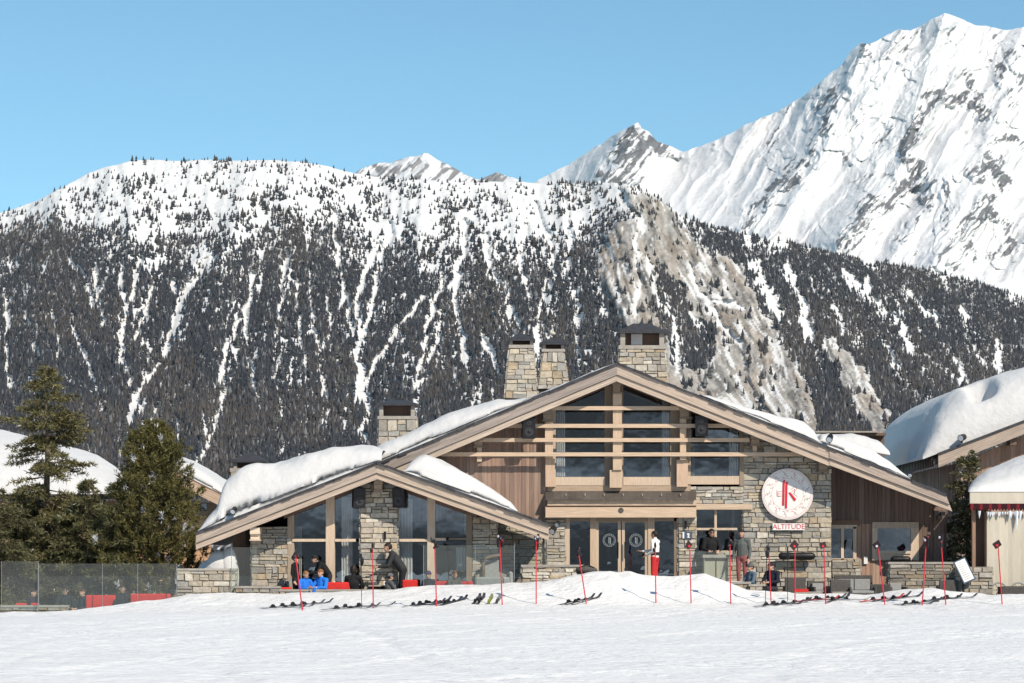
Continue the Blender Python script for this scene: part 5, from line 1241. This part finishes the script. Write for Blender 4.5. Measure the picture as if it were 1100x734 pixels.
def ski(px, py, yaw, label, col=(.03, .03, .035), bcol=(1, 1, 1), L=1.55, group='skis lying on the snow', dz=0):
    p = on_ground(px, py); t = thing('ski', label, 'ski', p+Vector((0, 0, .02+dz)), group)
    mb = MB(); n = 15; row = []
    for i in range(n):
        f = i/(n-1); x = (f-.45)*L; w = .030+.024*(2*abs(f-.5))**2; z = .012+(0 if f < .86 else ((f-.86)/.14)**2*.10)+.01*math.sin(math.pi*f)
        if f > .95: w *= .65
        row.append((x, w, z))
    o = len(mb.v)
    for x, w_, z in row: mb.v += [(x, -w_, z), (x, w_, z), (x, w_, z-.014), (x, -w_, z-.014)]
    for i in range(n-1):
        for j in range(4): mb.face((o+4*i+j, o+4*(i+1)+j, o+4*(i+1)+(j+1) % 4, o+4*i+(j+1) % 4), tuple(c*(1.0 if (i//2) % 3 else 1.8) for c in col))
    mb.face((3, 2, 1, 0)); mb.face((o+4*n-4, o+4*n-3, o+4*n-2, o+4*n-1))
    me = [mb]
    s1 = mb.build('board', M['ski'], None); s1.parent = t
    for nm, x0, x1, h in (('toe_binding', .10, .25, .085), ('heel_binding', -.32, -.14, .115)):
        b = MB(); b.box(x0, x1, -.038, .038, .02, .035, bcol); b.box(x0+.04, x1-.04, -.03, .03, .035, h*.75, bcol); b.ell(((x0+x1)/2, 0, h*.75), ((x1-x0)*.27, .03, .02), 8, 6, bcol)
        q = b.build(nm, M['black'], None); q.parent = t
    # lie on the local slope
    c, s_ = math.cos(yaw), math.sin(yaw); dx = .6
    za, zb = gz(p.x+c*dx, p.y+s_*dx), gz(p.x-c*dx, p.y-s_*dx)
    t.rotation_euler = (0, -math.atan2(za-zb, 2*dx), yaw)
    t.location.z = max((za+zb)/2, p.z)+.015+dz
    return t
SK = [
 (301, 654, .72, 'black ski at the near end of the row under the leaning red pole'), (311, 652.6, .72, 'black ski second in the row under the leaning red pole'), (322, 651.2, .70, 'black ski third in the row under the leaning red pole'), (332, 650, .75, 'black ski at the far end of the row under the leaning red pole'),
 (370, 655, .55, 'black ski nearest the viewer at the lone black ski pole'), (379, 653.3, .6, 'black ski behind the nearest one at the lone black ski pole'), (394, 652, .5, 'black ski reaching past the red pole at the stone pier'),
 (450, 651.5, .9, 'black ski at the near edge of the pair left of the gloved red pole'), (457, 650, .9, 'black ski in the middle of the set by the gloved red pole'), (464, 649.2, .9, 'black ski touching the gloved red pole'),
 (478, 649.5, 1.0, 'dark ski of the pair just past the gloved red pole, nearer one'), (484, 648.6, 1.0, 'dark ski of the pair just past the gloved red pole, farther one'),
 (511.5, 647, 1.45, 'dark ski with low binding, first of the two between the low gable poles'), (516, 647, 1.45, 'dark ski with low binding, second of the two between the low gable poles'),
 (526, 648, 1.5, 'ski with yellow green binding seen end on', (.10, .11, .06), (18, 22, 3)), (534.5, 648, 1.5, 'grey ski seen end on beside the yellow green binding', (.10, .10, .10), (5, 5, 5)),
 (617, 648.5, .8, 'short looking dark ski at the entrance pole, first of two'), (624.5, 648.2, .8, 'short looking dark ski at the entrance pole, touching it'),
 (830, 651.2, .6, 'black ski at the foot of the two poles by the man in cap'), (838, 649.8, .6, 'black ski under the single black ski pole'), (848, 648.8, .65, 'black ski reaching toward the flagged pole under the sign'),
 (875, 645.5, .5, 'red and black ski lying before the rattan seats', (.30, .03, .04), (2, 1.6, 1.6)), (884, 644.4, .55, 'dark ski lying across the pole at the stone corner'), (899, 644.8, 1.0, 'dark ski with its binding up between two rattan seats'), (903, 645.2, -.1, 'thin dark ski lying flat beside the upturned binding'),
 (945, 646, .5, 'red ski lying at the pole of the square window', (.35, .03, .04), (1, 1, 1)), (955, 644.4, .6, 'dark ski crossing behind the pole of the square window'), (967, 643.6, .55, 'dark ski lying near the start of the snow heap'),
 (980, 650.3, .55, 'dark ski in front of the snow heap, nearer one'), (988, 648.8, .6, 'dark ski in front of the snow heap, farther one'), (1010, 644.6, .6, 'dark ski on the side of the snow heap'), (1024, 643.2, .5, 'dark ski below the menu board post')]
for q in SK:
    ski(*q)

# ================================================================ SEATS, TABLES, MENU BOARD
def chair(px, py, Y, yaw, label, w=.62, arms=True, h=.78, m='rattan', cush=True):
    p = P(px, py, Y); t = thing('armchair', label, 'armchair', p, 'grey woven terrace seats'); Rm = Matrix.Rotation(yaw, 4, 'Z')
    def pt(nm, boxes, mt):
        mb = MB()
        for (x0, x1, y0, y1, z0, z1) in boxes:
            mb.box(x0, x1, y0, y1, z0, z1, None, Rm)
        o = mb.build(nm, M[mt], None); o.parent = t; bv = o.modifiers.new('bevel', 'BEVEL'); bv.width = .02; bv.segments = 2; return o
    hw = w/2
    pt('seat', [(-hw+.07, hw-.07, -.28, .24, .22, .38)], m)
    pt('backrest', [(-hw, hw, .245, .34, .05, h)], m)
    if arms:
        pt('armrest', [(-hw, -hw+.065, -.30, .24, .05, .58)], m); pt('armrest', [(hw-.065, hw, -.30, .24, .05, .58)], m)
    for sx in (-1, 1):
        for y in (-.26, .30): pt('leg', [(sx*(hw-.05)-.02, sx*(hw-.05)+.02, y-.02, y+.02, 0, .05 if y > 0 or arms else .21)], 'black')
    if cush: pt('cushion', [(-hw+.075, hw-.075, -.27, .23, .385, .47)], 'grey')
    if cush and abs(yaw) < .5:
        k = max(1, round(w/.6))
        for i in range(k):
            a = -hw+.09+(w-.18)*i/k; pt('pillow', [(a+.01, a+(w-.18)/k-.01, .10, .235, .475, .80 if k > 1 else .68)], 'grey')
    return t
ZR = HY+(CZ-.42)*F/71.2
for px, Y, yaw, w, h, lb in ((853, 71.6, math.pi, .62, .86, 'wide woven seat just past the man in cap, back to the slope'), (880, 71.5, .25, .55, .74, 'woven chair with seat showing under the flagged pole'), (899, 71.2, math.pi+.2, .62, .80, 'woven chair back beside the stone corner'),
   (918, 72.2, .0, 1.15, .92, 'woven sofa with pale cushions behind the long low one'), (926, 71.0, math.pi, .8, .40, 'long low woven sofa before the dark wing wall'), (947, 71.3, math.pi-.25, .58, .66, 'woven chair beside the pole at the square window'), (963, 71.6, .1, .55, .60, 'dark woven chair half sunk behind the snow heap'), (1017, 71.4, math.pi, .55, .78, 'dark woven chair behind the menu board'), (1091, 71.6, math.pi, .95, .60, 'grey bench in front of the cream pavilion')):
    chair(px, HY+(CZ-.42)*F/Y, Y, yaw, lb, w, True, h)
for px, Y, lb in ((867, 71.1, 'small low stone topped table by the red slat'), (908, 71.1, 'low square table between woven chairs'), (985, 71.5, 'low square table before the dark stone wall')):
    p = P(px, HY+(CZ-.42)*F/Y, Y); t = thing('side_table', lb, 'table', p, 'low terrace tables'); mb = MB(); mb.box(p.x-.42, p.x+.42, p.y-.3, p.y+.3, p.z+.38, p.z+.44); mb.build('table_top', M['cap'], t)
    for sx in (-1, 1):
        for sy in (-1, 1): mb = MB(); mb.box(p.x+sx*.36-.03, p.x+sx*.36+.03, p.y+sy*.24-.03, p.y+sy*.24+.03, p.z, p.z+.38); mb.build('leg', M['rattan'], t)
def bench(x0, x1, y0, Y, floor, label, m='redcloth', gapback=True):
    a, b = X_(x0, Y), X_(x1, Y); zt = Z_(y0, Y); t = thing('bench', label, 'bench', Vector(((a+b)/2, Y, floor)), 'red cushioned terrace benches')
    floor = .45 if floor > 0 else floor
    mb = MB(); mb.box(a, b, Y-.02, Y+.12, zt-.48, zt); o = mb.build('backrest', M[m], t); o.modifiers.new('bevel', 'BEVEL').width = .03
    mb = MB(); mb.box(a+.01, b-.01, Y+.125, Y+.62, zt-.60, zt-.46); o = mb.build('seat', M[m], t); o.modifiers.new('bevel', 'BEVEL').width = .03
    mb = MB(); mb.box(a+.02, b-.02, Y+.13, Y+.6, floor, zt-.605); mb.build('plinth', M['cap'], t)
bench(92, 124, 639.5, 70.75, -.34, 'red bench between the two groups under the conifers'); bench(140, 183, 638, 70.75, -.34, 'red bench at the stone wall end of the tree terrace'); bench(16, 42, 648, 70.8, -.34, 'short red bench at the outer end of the tree terrace')
bench(283, 313, 631, 70.95, .28, 'low red seat in front of the sunlit stone wall'); bench(349, 376, 625.5, 71.0, .28, 'red bench beside the pair in blue jackets'); bench(432, 449, 623, 71.0, .28, 'red bench behind the person in purple beanie'); bench(459, 508, 624.5, 71.1, .28, 'long red bench before the panes nearest the entrance')
t_ = thing('sofa', 'grey covered lounge sofa behind the clear screen by the low gable', 'sofa', P(528, 640, 71.6))
for nm, (a, b, c, d, Y, dp) in (('backrest', (508, 548, 611, 630, 71.9, .2)), ('seat', (510, 550, 620, 634, 71.2, .68)), ('armrest', (546, 551, 614, 634, 71.2, .75))): 
    mb = MB(); mb.pbox(a, b, c, d, Y, dp); o = mb.build(nm, M['grey'], t_); o.modifiers.new('bevel', 'BEVEL').width = .05
t_ = thing('arch_chair', 'rounded brown armchair frame in front of the lit stone beside the screen', 'armchair', P(527, 632, 71.5)); mb = MB()
mb.tube([P(519, 632, 71.45), P(519, 606, 71.45), P(522, 600, 71.45), P(530, 597.5, 71.45), P(537, 596.5, 71.5)], .05, 8); mb.build('bent_frame', M['bark'], t_); mb = MB(); mb.pbox(521, 536, 602, 622, 71.62, .1); mb.build('backrest', M['grey'], t_)
for px, lb in ((230, 'round dark chair back above the grey green wall, nearer the trees'), (243.5, 'round dark chair back above the grey green wall, nearer the low gable')):
    c = P(px, 610, 71.9); t = thing('chair', lb, 'chair', c-Vector((0, 0, .9)), 'round backed chairs'); mb = MB(); mb.tube([c, c+Vector((0, .06, 0))], .135, 20); mb.build('backrest', M['frame_dark'], t)
    mb = MB(); mb.box(c.x-.2, c.x+.2, c.y+.07, c.y+.45, c.z-.38, c.z-.33); mb.build('seat', M['frame_dark'], t)
    for sx in (-1, 1):
        for dy in (.1, .42): mb = MB(); mb.tube([Vector((c.x+sx*.17, c.y+dy, c.z-.95)), Vector((c.x+sx*.17, c.y+dy, c.z-.36))], .015, 6); mb.build('leg', M['black'], t)
for px, lb in ((357, 'low table with white cups beside the red bench'), (411, 'small grey table with a white cup under the leaning waiter')):
    p = P(px, HY+(CZ-.45)*F/71.6, 71.6); t = thing('table', lb, 'table', p); mb = MB(); mb.box(p.x-.4, p.x+.4, p.y-.3, p.y+.3, p.z+.56, p.z+.60); mb.build('table_top', M['cap'], t); mb = MB(); mb.tube([p, p+Vector((0, 0, .56))], .04, 8); mb.build('leg', M['black'], t)
    c = MB(); q = p+Vector((.05, -.1, .603)); c.tube([q, q+Vector((0, 0, .11))], [.035, .045], 10); o = c.build('cup', M['white'], None); tag(o, 'white cup on the '+('low table by the red bench' if px < 400 else 'small grey table under the waiter'), 'cup')
# beige counter with tray at the bar
p = P(769, 640, 72.7); t = thing('bar_counter', 'beige panelled bar counter with stone top before the cross window', 'counter', p)
mb = MB(); mb.pbox(756.5, 782, 599.5, 645, 72.65, .6, (.85, .85, .85)); mb.build('cabinet', M['canvas'], t); mb = MB(); mb.pbox(755, 790, 596, 599.3, 72.6, .7); mb.build('counter_top', M['cap'], t)
mb = MB(); mb.pbox(757.5, 781, 601, 602.2, 72.63, .02, (.5, .5, .5)); mb.pbox(768.8, 769.6, 602.4, 645, 72.63, .02, (.5, .5, .5)); mb.build('panel_groove', M['frame_dark'], t)
# black lounge bag by the door
q = P(630, 612.5, 71.4); t = thing('bag', 'dark grey padded bag lying on the low wall by the doors', 'bag', q); mb = MB(); mb.ell(q, (.33, .18, .14), 16, 10, None, Matrix.Rotation(.05, 3, 'Y')); mb.build('body', M['rattan'], t, True); mb = MB(); mb.tube([q+Vector((-.22, -.1, .07)), q+Vector((0, -.14, .17)), q+Vector((.22, -.1, .07))], .015, 6); mb.build('handle', M['black'], t)
# menu board
c = P(1036, 613, 70.9); t = thing('menu_board', 'tilted white menu board in dark frame on a black post', 'menu board', P(1035.5, 642, 70.9))
Mx = Matrix.Translation(c) @ Matrix.Rotation(math.radians(-24), 4, 'Y') @ Matrix.Rotation(math.radians(-12), 4, 'X')
w, h = .19, .36
mb = MB(); mb.box(-w, w, 0, .05, -h, h, None, Mx); mb.build('frame', M['slateblue'], t)
mb = MB(); mb.box(-w+.035, w-.035, -.006, -.001, -h+.035, h-.035, None, Mx); sh = mb.build('sheet', M['white'], t)
mb = MB(); rr = random.Random(4)
for i in range(9):
    z = .26-i*.065
    mb.box(-.11, -.11+rr.uniform(.10, .2), -.009, -.0065, z, z+.012, None, Mx)
mb.build('printed_line', M['grey'], sh)
mb = MB(); mb.tube([Vector((c.x-.02, c.y+.06, c.z-.15)), Vector((c.x-.02, c.y+.08, .3))], .035, 8); mb.build('post', M['black'], t)
rb = MB(); q = P(1048, 615, 71.3); rb.ell(q, (.14, .08, .07), 14, 8, (1.3, .6, .5)); o = rb.build('cushion', M['redcloth'], None, True); tag(o, 'small orange red cushion on the stone wall end by the menu board', 'cushion')
rb = MB(); q = on_ground(866, 639); a = P(853, 635, 70.6); b = P(868, 634.5, 70.6); rb.box(a.x, b.x, 70.5, 70.62, a.z-.03, a.z+.06); o = rb.build('slat', M['redcloth'], None); tag(o, 'red plank lying before the small stone topped table', 'plank')
rb = MB(); q = on_ground(930.5, 645.3); rb.ell(q, (.085, .07, .045), 10, 6, (1, 1, 1)); o = rb.build('cloth', M['tanwall'], None, True); tag(o, 'small orange cloth dropped on the snow before the long sofa', 'cloth')
for i, (px, lb) in enumerate(((1073, 'grey wooden wheel at the foot of the pavilion beside the flagged pole'), (1094, 'grey wooden wheel at the foot of the pavilion under the grey bench'))):
    q = P(px, 634, 71.9); t = thing('wheel', lb, 'wheel', q); mb = MB(); mb.tube([q+Vector((math.cos(a)*.22, 0, math.sin(a)*.22)) for a in np.linspace(0, 6.2832, 21)], .025, 6, cap=False); mb.build('rim', M['grey'], t); mb = MB()
    for a in np.linspace(0, 3.14, 4)[:3]: mb.tube([q-Vector((math.cos(a)*.2, 0, math.sin(a)*.2)), q+Vector((math.cos(a)*.2, 0, math.sin(a)*.2))], .014, 5)
    mb.build('spokes', M['grey'], t)
# ================================================================ PEOPLE
POSES = {
 'stand': dict(pelvis=(0, 0, .95), chest=(0, 0, 1.27), neck=(0, .01, 1.47), head=(0, -.02, 1.625), sh=(.185, .01, 1.41), el=(.235, .03, 1.13), wr=(.235, -.07, .88), hip=(.088, 0, .92), kn=(.10, -.02, .50), an=(.10, .03, .09), toe=(.115, -.15, .04)),
 'sit': dict(pelvis=(0, 0, .53), chest=(0, .04, .84), neck=(0, .04, 1.05), head=(0, 0, 1.20), sh=(.185, .04, .99), el=(.25, -.08, .74), wr=(.10, -.30, .72), hip=(.095, 0, .52), kn=(.13, -.44, .53), an=(.13, -.40, .10), toe=(.14, -.58, .04)),
 'low': dict(pelvis=(0, .05, .33), chest=(0, .12, .62), neck=(0, .10, .83), head=(0, .05, .98), sh=(.185, .11, .77), el=(.25, -.02, .54), wr=(.12, -.24, .55), hip=(.095, .02, .33), kn=(.13, -.38, .50), an=(.13, -.50, .10), toe=(.14, -.67, .04)),
 'lean': dict(pelvis=(0, .04, .95), chest=(0, -.16, 1.22), neck=(0, -.30, 1.37), head=(0, -.41, 1.47), sh=(.185, -.24, 1.32), el=(.215, -.36, 1.05), wr=(.12, -.60, 1.02), hip=(.088, .04, .92), kn=(.10, .0, .50), an=(.10, .04, .09), toe=(.115, -.14, .04)),
}
def person(label, px, Y, floor, pose, yaw, s=1.0, jacket=(.03, .03, .035), trousers=(.03, .03, .035), hairc=(1, 1, 1), hat=None, hatc=(.02, .02, .022), over=None, shades=False, shoe=(.03, .028, .026), long_hair=False, belt=None, collar=None):
    pz = dict(POSES[pose]); pz.update(over or {})
    J = {}
    for k, v in pz.items():
        if k in ('sh', 'el', 'wr', 'hip', 'kn', 'an', 'toe'):
            J[k+'R'] = Vector(v); J[k+'L'] = Vector((-v[0], v[1], v[2]))
        else: J[k] = Vector(v)
    for k, v in (over or {}).items():
        if k[-1] in 'LR' and k[:-1] in ('sh', 'el', 'wr', 'kn', 'an', 'toe'): J[k] = Vector(v)
    S = []                                                       # spheres: centre, radii, colour key
    def chain(a, b, r0, r1, key, sx=1, sy=1, n=None):
        L = (b-a).length; n = n or max(3, int(L/(.45*min(r0, r1)))+1)
        for i in range(n+1):
            f = i/n; r = r0+(r1-r0)*f; S.append((a+(b-a)*f, (r*sx, r*sy, r), key))
    up = Vector((0, 0, 1))
    chain(J['pelvis']-up*.02, J['pelvis']+(J['chest']-J['pelvis'])*.5, .125, .125, 't' if pose in ('stand', 'lean') else 'j', 1.22, .92, 5)
    chain(J['pelvis']+(J['chest']-J['pelvis'])*.12, J['chest'], .135, .15, 'j', 1.2, .9, 7)
    chain(J['chest'], J['neck']-(J['neck']-J['chest'])*.25, .15, .095, 'j', 1.22, .88, 6)
    chain(J['neck']-(J['head']-J['neck'])*.25, J['head']-(J['head']-J['neck'])*.45, .058, .054, 'c' if collar else 's')
    chain(J['neck'], J['neck']+(J['head']-J['neck'])*.12, .072, .068, 'c' if collar else 'j')
    h = J['head']
    S.append((h+Vector((0, .012, .02)), (.078, .098, .095), 's')); S.append((h+Vector((0, -.022, -.035)), (.062, .070, .085), 's')); S.append((h+Vector((0, -.045, -.085)), (.036, .036, .034), 's'))
    S.append((h+Vector((0, -.098, -.020)), (.014, .020, .020), 's')); S.append((h+Vector((0, -.088, .005)), (.011, .014, .026), 's'))
    for sx in (-1, 1):
        S.append((h+Vector((sx*.082, .01, -.012)), (.012, .020, .032), 's')); S.append((h+Vector((sx*.032, -.082, .028)), (.024, .012, .009), 's'))
    for q in 'LR':
        sg = 1 if q == 'R' else -1
        chain(J['sh'+q]-Vector((sg*.07, 0, 0)), J['sh'+q], .085, .072, 'j', n=3)
        chain(J['sh'+q], J['el'+q], .070, .055, 'j'); chain(J['el'+q], J['wr'+q], .055, .038, 'j')
        d = (J['wr'+q]-J['el'+q]).normalized(); side = d.cross(Vector((sg*.3, -.2, .9))).normalized(); nrm = side.cross(d).normalized()
        w0 = J['wr'+q]; chain(w0-d*.01, w0+d*.03, .029, .030, 's')
        for f in (-.5, -.15, .2, .5): chain(w0+d*.03, w0+d*.095+side*f*.062, .020, .014, 's', n=5)      # palm
        for f, L in ((-.5, .060), (-.16, .078), (.18, .082), (.5, .070)):                                    # four fingers
            a = w0+d*.095+side*f*.066; b = a+d*L*.55-nrm*sg*.010; c = b+d*L*.42-nrm*sg*.028
            chain(a, b, .0115, .0105, 's', n=5); chain(b, c, .0105, .0092, 's', n=4)
        a = w0+d*.035+side*.030; b = a+d*.030+side*.034; c = b+d*.030+side*.010-nrm*sg*.012                     # thumb
        chain(a, b, .015, .012, 's', n=4); chain(b, c, .012, .010, 's', n=4)
        chain(J['hip'+q], J['kn'+q], .096, .066, 't'); chain(J['kn'+q], J['an'+q]+up*.03, .066, .046, 't')
        chain(J['an'+q]+Vector((0, .03, -.03)), J['toe'+q]+up*.005, .050, .042, 'b', n=6); chain(J['an'+q]+up*.05, J['an'+q]-up*.03, .052, .05, 'b', n=3)
    mb = MB()
    for c, r, k in S: mb.ell(c, r, 9, 7)
    tmp = mb.build('tmp_body', M['cloth']); rm = tmp.modifiers.new('r', 'REMESH'); rm.mode = 'VOXEL'; rm.voxel_size = .0115; rm.use_smooth_shade = True
    sm = tmp.modifiers.new('s', 'SMOOTH'); sm.factor = .5; sm.iterations = 2
    dg = bpy.context.evaluated_depsgraph_get(); me = bpy.data.meshes.new_from_object(tmp.evaluated_get(dg)); bpy.data.objects.remove(tmp)
    nv = len(me.vertices); co_ = np.empty(nv*3, np.float32); me.vertices.foreach_get('co', co_); co_ = co_.reshape(-1, 3)
    best = np.full(nv, 1e9); kk = np.zeros(nv, int); keys = 'jtscb'
    for c, r, k in S:
        d = np.linalg.norm((co_-np.array(c))/np.array(r), axis=1)-1; d = d*min(r); u = d < best; best[u] = d[u]; kk[u] = keys.index(k)
    table = np.array([jacket, trousers, (1, 1, 1), collar or (1, 1, 1), shoe], np.float32); cc = np.ones((nv, 4), np.float32); cc[:, :3] = table[kk]
    if belt is not None:
        zb = pz['pelvis'][2]; m_ = (np.abs(co_[:, 2]-zb-.10) < .05) & (kk < 2) & (np.abs(co_[:, 0]) < .19); cc[m_, :3] = belt
    for a in list(me.color_attributes): me.color_attributes.remove(a)
    ca = me.color_attributes.new('Col', 'FLOAT_COLOR', 'POINT'); ca.data.foreach_set('color', cc.ravel())
    me.materials.clear(); me.materials.append(M['cloth']); me.materials.append(M['skin'])
    npoly = len(me.polygons); fv = np.empty(npoly, np.int32); ls = np.empty(npoly, np.int32); me.polygons.foreach_get('loop_start', ls)
    lv = np.empty(len(me.loops), np.int32); me.loops.foreach_get('vertex_index', lv); me.polygons.foreach_set('material_index', (kk[lv[ls]] == 2).astype(np.int32))
    me.polygons.foreach_set('use_smooth', np.ones(npoly, bool)); me.update()
    o = bpy.data.objects.new('person', me); C.objects.link(o); tag(o, label, 'person')
    o.location = (X_(px, Y), Y, floor-.003); o.rotation_euler = (0, 0, yaw); o.scale = (s, s, s)
    def child(nm, mb_, m, sm_=True):
        q = mb_.build(nm, M[m], None, sm_); q.parent = o; return q
    def shell(center, r, keep, col, nm, m, nu=20, nvv=14):
        b = MB(); b.ell(center, r, nu, nvv, col); b2 = MB(); b2.v = b.v
        for f, c in zip(b.f, b.c):
            cen = sum((Vector(b.v[i]) for i in f), Vector())/4-Vector(center)
            if keep(cen): b2.face(f, c)
        q = child(nm, b2, m); md = q.modifiers.new('thick', 'SOLIDIFY'); md.thickness = .012; return q
    e = MB()
    for sx in (-1, 1): e.ell(h+Vector((sx*.031, -.087, .010)), (.012, .007, .007), 8, 6, (.02, .015, .012))
    child('eye', e, 'cloth') if False else None
    for sx in (-1, 1):
        e = MB(); e.ell(h+Vector((sx*.031, -.086, .010)), (.012, .008, .008), 8, 6, (1, 1, 1)); child('eye', e, 'hair')
    e = MB(); e.ell(h+Vector((0, -.090, -.062)), (.022, .006, .006), 8, 6, (.25, .06, .05)); child('mouth', e, 'cloth')
    if hat in (None, 'band'):
        keep = (lambda p: p.z > .035 or (p.y > .015 and p.z > -.07)) if not long_hair else (lambda p: p.z > .03 or (p.y > -.01 and p.z > -.14))
        shell(h+Vector((0, .014, .018)), (.090, .110, .108 if not long_hair else .15), keep, hairc, 'hair', 'hair')
    else:
        shell(h+Vector((0, .014, .010)), (.086, .106, .095), lambda p: p.y > .02 and -.09 < p.z < .03, hairc, 'hair', 'hair')
        hh = shell(h+Vector((0, .010, .028)), (.096, .114, .105 if hat == 'cap' else .118), lambda p: p.z > -.005, hatc, 'cap' if hat == 'cap' else 'beanie', 'cloth')
        if hat == 'cap':
            b = MB(); b.ell(h+Vector((0, -.135, .035)), (.070, .075, .010), 14, 6, hatc); child('visor', b, 'cloth')
        elif hat == 'pompom':
            b = MB(); b.ell(h+Vector((0, .01, .16)), (.04, .04, .04), 10, 8, hatc); child('pompom', b, 'cloth')
    if shades:
        for sx in (-1, 1):
            b = MB(); b.ell(h+Vector((sx*.033, -.096, .010)), (.030, .010, .022), 10, 6, (1, 1, 1)); child('sunglasses', b, 'black')
    return o
YA = math.radians
person('waiter with curly dark hair in white shirt and red trousers reaching toward the doors', 703.5, 72.75, .93, 'stand', YA(-118), 1.0, (.80, .79, .78), (.58, .035, .035), over=dict(elL=(-.22, -.22, 1.14), wrL=(-.16, -.47, 1.13), elR=(.24, .05, 1.12), wrR=(.20, -.18, 1.02)), belt=(.03, .03, .03))
person('bearded man in grey sweater and burgundy trousers with a dark red scarf', 797, 72.25, .93, 'stand', YA(-22), 1.03, (.105, .115, .110), (.30, .10, .10), over=dict(head=(0, -.05, 1.61)), collar=(.14, .018, .022))
person('man in black with sunglasses standing behind the bar counter', 764, 73.35, .93, 'stand', YA(8), 1.05, (.014, .014, .016), over=dict(head=(0, -.05, 1.61), el=(.25, -.08, 1.14), wr=(.14, -.34, 1.08)), shades=True)
person('dark figure behind the cross window panes nearest the blue plaque', 752.5, 74.7, .93, 'stand', YA(20), 1.08, (.012, .012, .014))
person('dark figure behind the cross window panes beside the man in grey sweater', 785, 74.7, .93, 'stand', YA(-30), 1.08, (.012, .012, .014))
person('seated man in black cap and dark navy jacket looking at his hands', 829, 70.95, .42, 'sit', YA(-38), 1.0, (.012, .016, .028), hat='cap', over=dict(head=(0, -.05, 1.18)))
person('child in grey pompom beanie and blue grey coat seated below the man in grey sweater', 806, 71.3, .42, 'sit', YA(-60), .96, (.10, .14, .19), hat='pompom', hatc=(.10, .11, .12))
person('person in black standing by the leaning red pole at the sunlit stone wall', 317.5, 71.15, .45, 'stand', YA(70), .84, (.010, .010, .012), hat='beanie', hatc=(.012, .012, .012))
person('child in bright blue jacket with fair hair, nearer the standing person in black', 329.5, 70.92, .45, 'low', YA(35), .93, (.02, .16, .62), (.03, .04, .06), (14, 9, 4))
person('child in bright blue jacket at the end of the red bench', 343, 70.92, .45, 'low', YA(-35), .98, (.02, .18, .66), (.02, .16, .55), (12, 7, 3))
person('person in dark coat bending over behind the two blue jackets', 352, 71.5, .45, 'lean', YA(-75), .93, (.012, .013, .016), hat='cap', hatc=(.02, .02, .02))
person('long haired person in black seen from behind by the red bench and pier', 380.5, 71.2, .45, 'low', YA(170), 1.06, (.012, .012, .014), long_hair=True)
person('waiter in charcoal jacket bending forward beside the stone pier', 431, 71.45, .45, 'lean', YA(-82), 1.12, (.035, .036, .040), (.02, .02, .022), over=dict(head=(0, -.36, 1.53), neck=(0, -.26, 1.40)))
person('person in grey coat hunched under the bending waiter', 421, 70.95, .45, 'low', YA(120), .86, (.10, .105, .11), hat='beanie', hatc=(.13, .13, .13))
person('person in purple beanie and dark jacket sitting before the red bench', 460, 70.92, .45, 'low', YA(-20), .92, (.018, .02, .03), hat='beanie', hatc=(.07, .045, .13), over=dict(head=(0, .02, .98)))
person('light brown haired person seated behind the gloved red pole', 489.5, 70.95, .45, 'low', YA(25), .92, (.09, .085, .075), hairc=(7, 4, 2.2), long_hair=True)
person('dark haired person with red sleeves at the outer end of the tree terrace', 36, 71.0, -.34, 'sit', YA(60), .97, (.03, .028, .04), (.40, .03, .03))
person('person in sunglasses and wide black jacket seated under the conifers', 70, 70.95, -.34, 'sit', YA(12), 1.03, (.012, .016, .02), shades=True, over=dict(head=(0, -.02, 1.19)))
person('person in dark teal jacket beside the one with sunglasses', 88.5, 71.0, -.34, 'sit', YA(-35), .98, (.016, .032, .036), hairc=(3, 2, 1.4))
person('person in dark jacket between the two red benches of the tree terrace', 131.5, 70.9, -.34, 'sit', YA(25), 1.07, (.016, .022, .028))
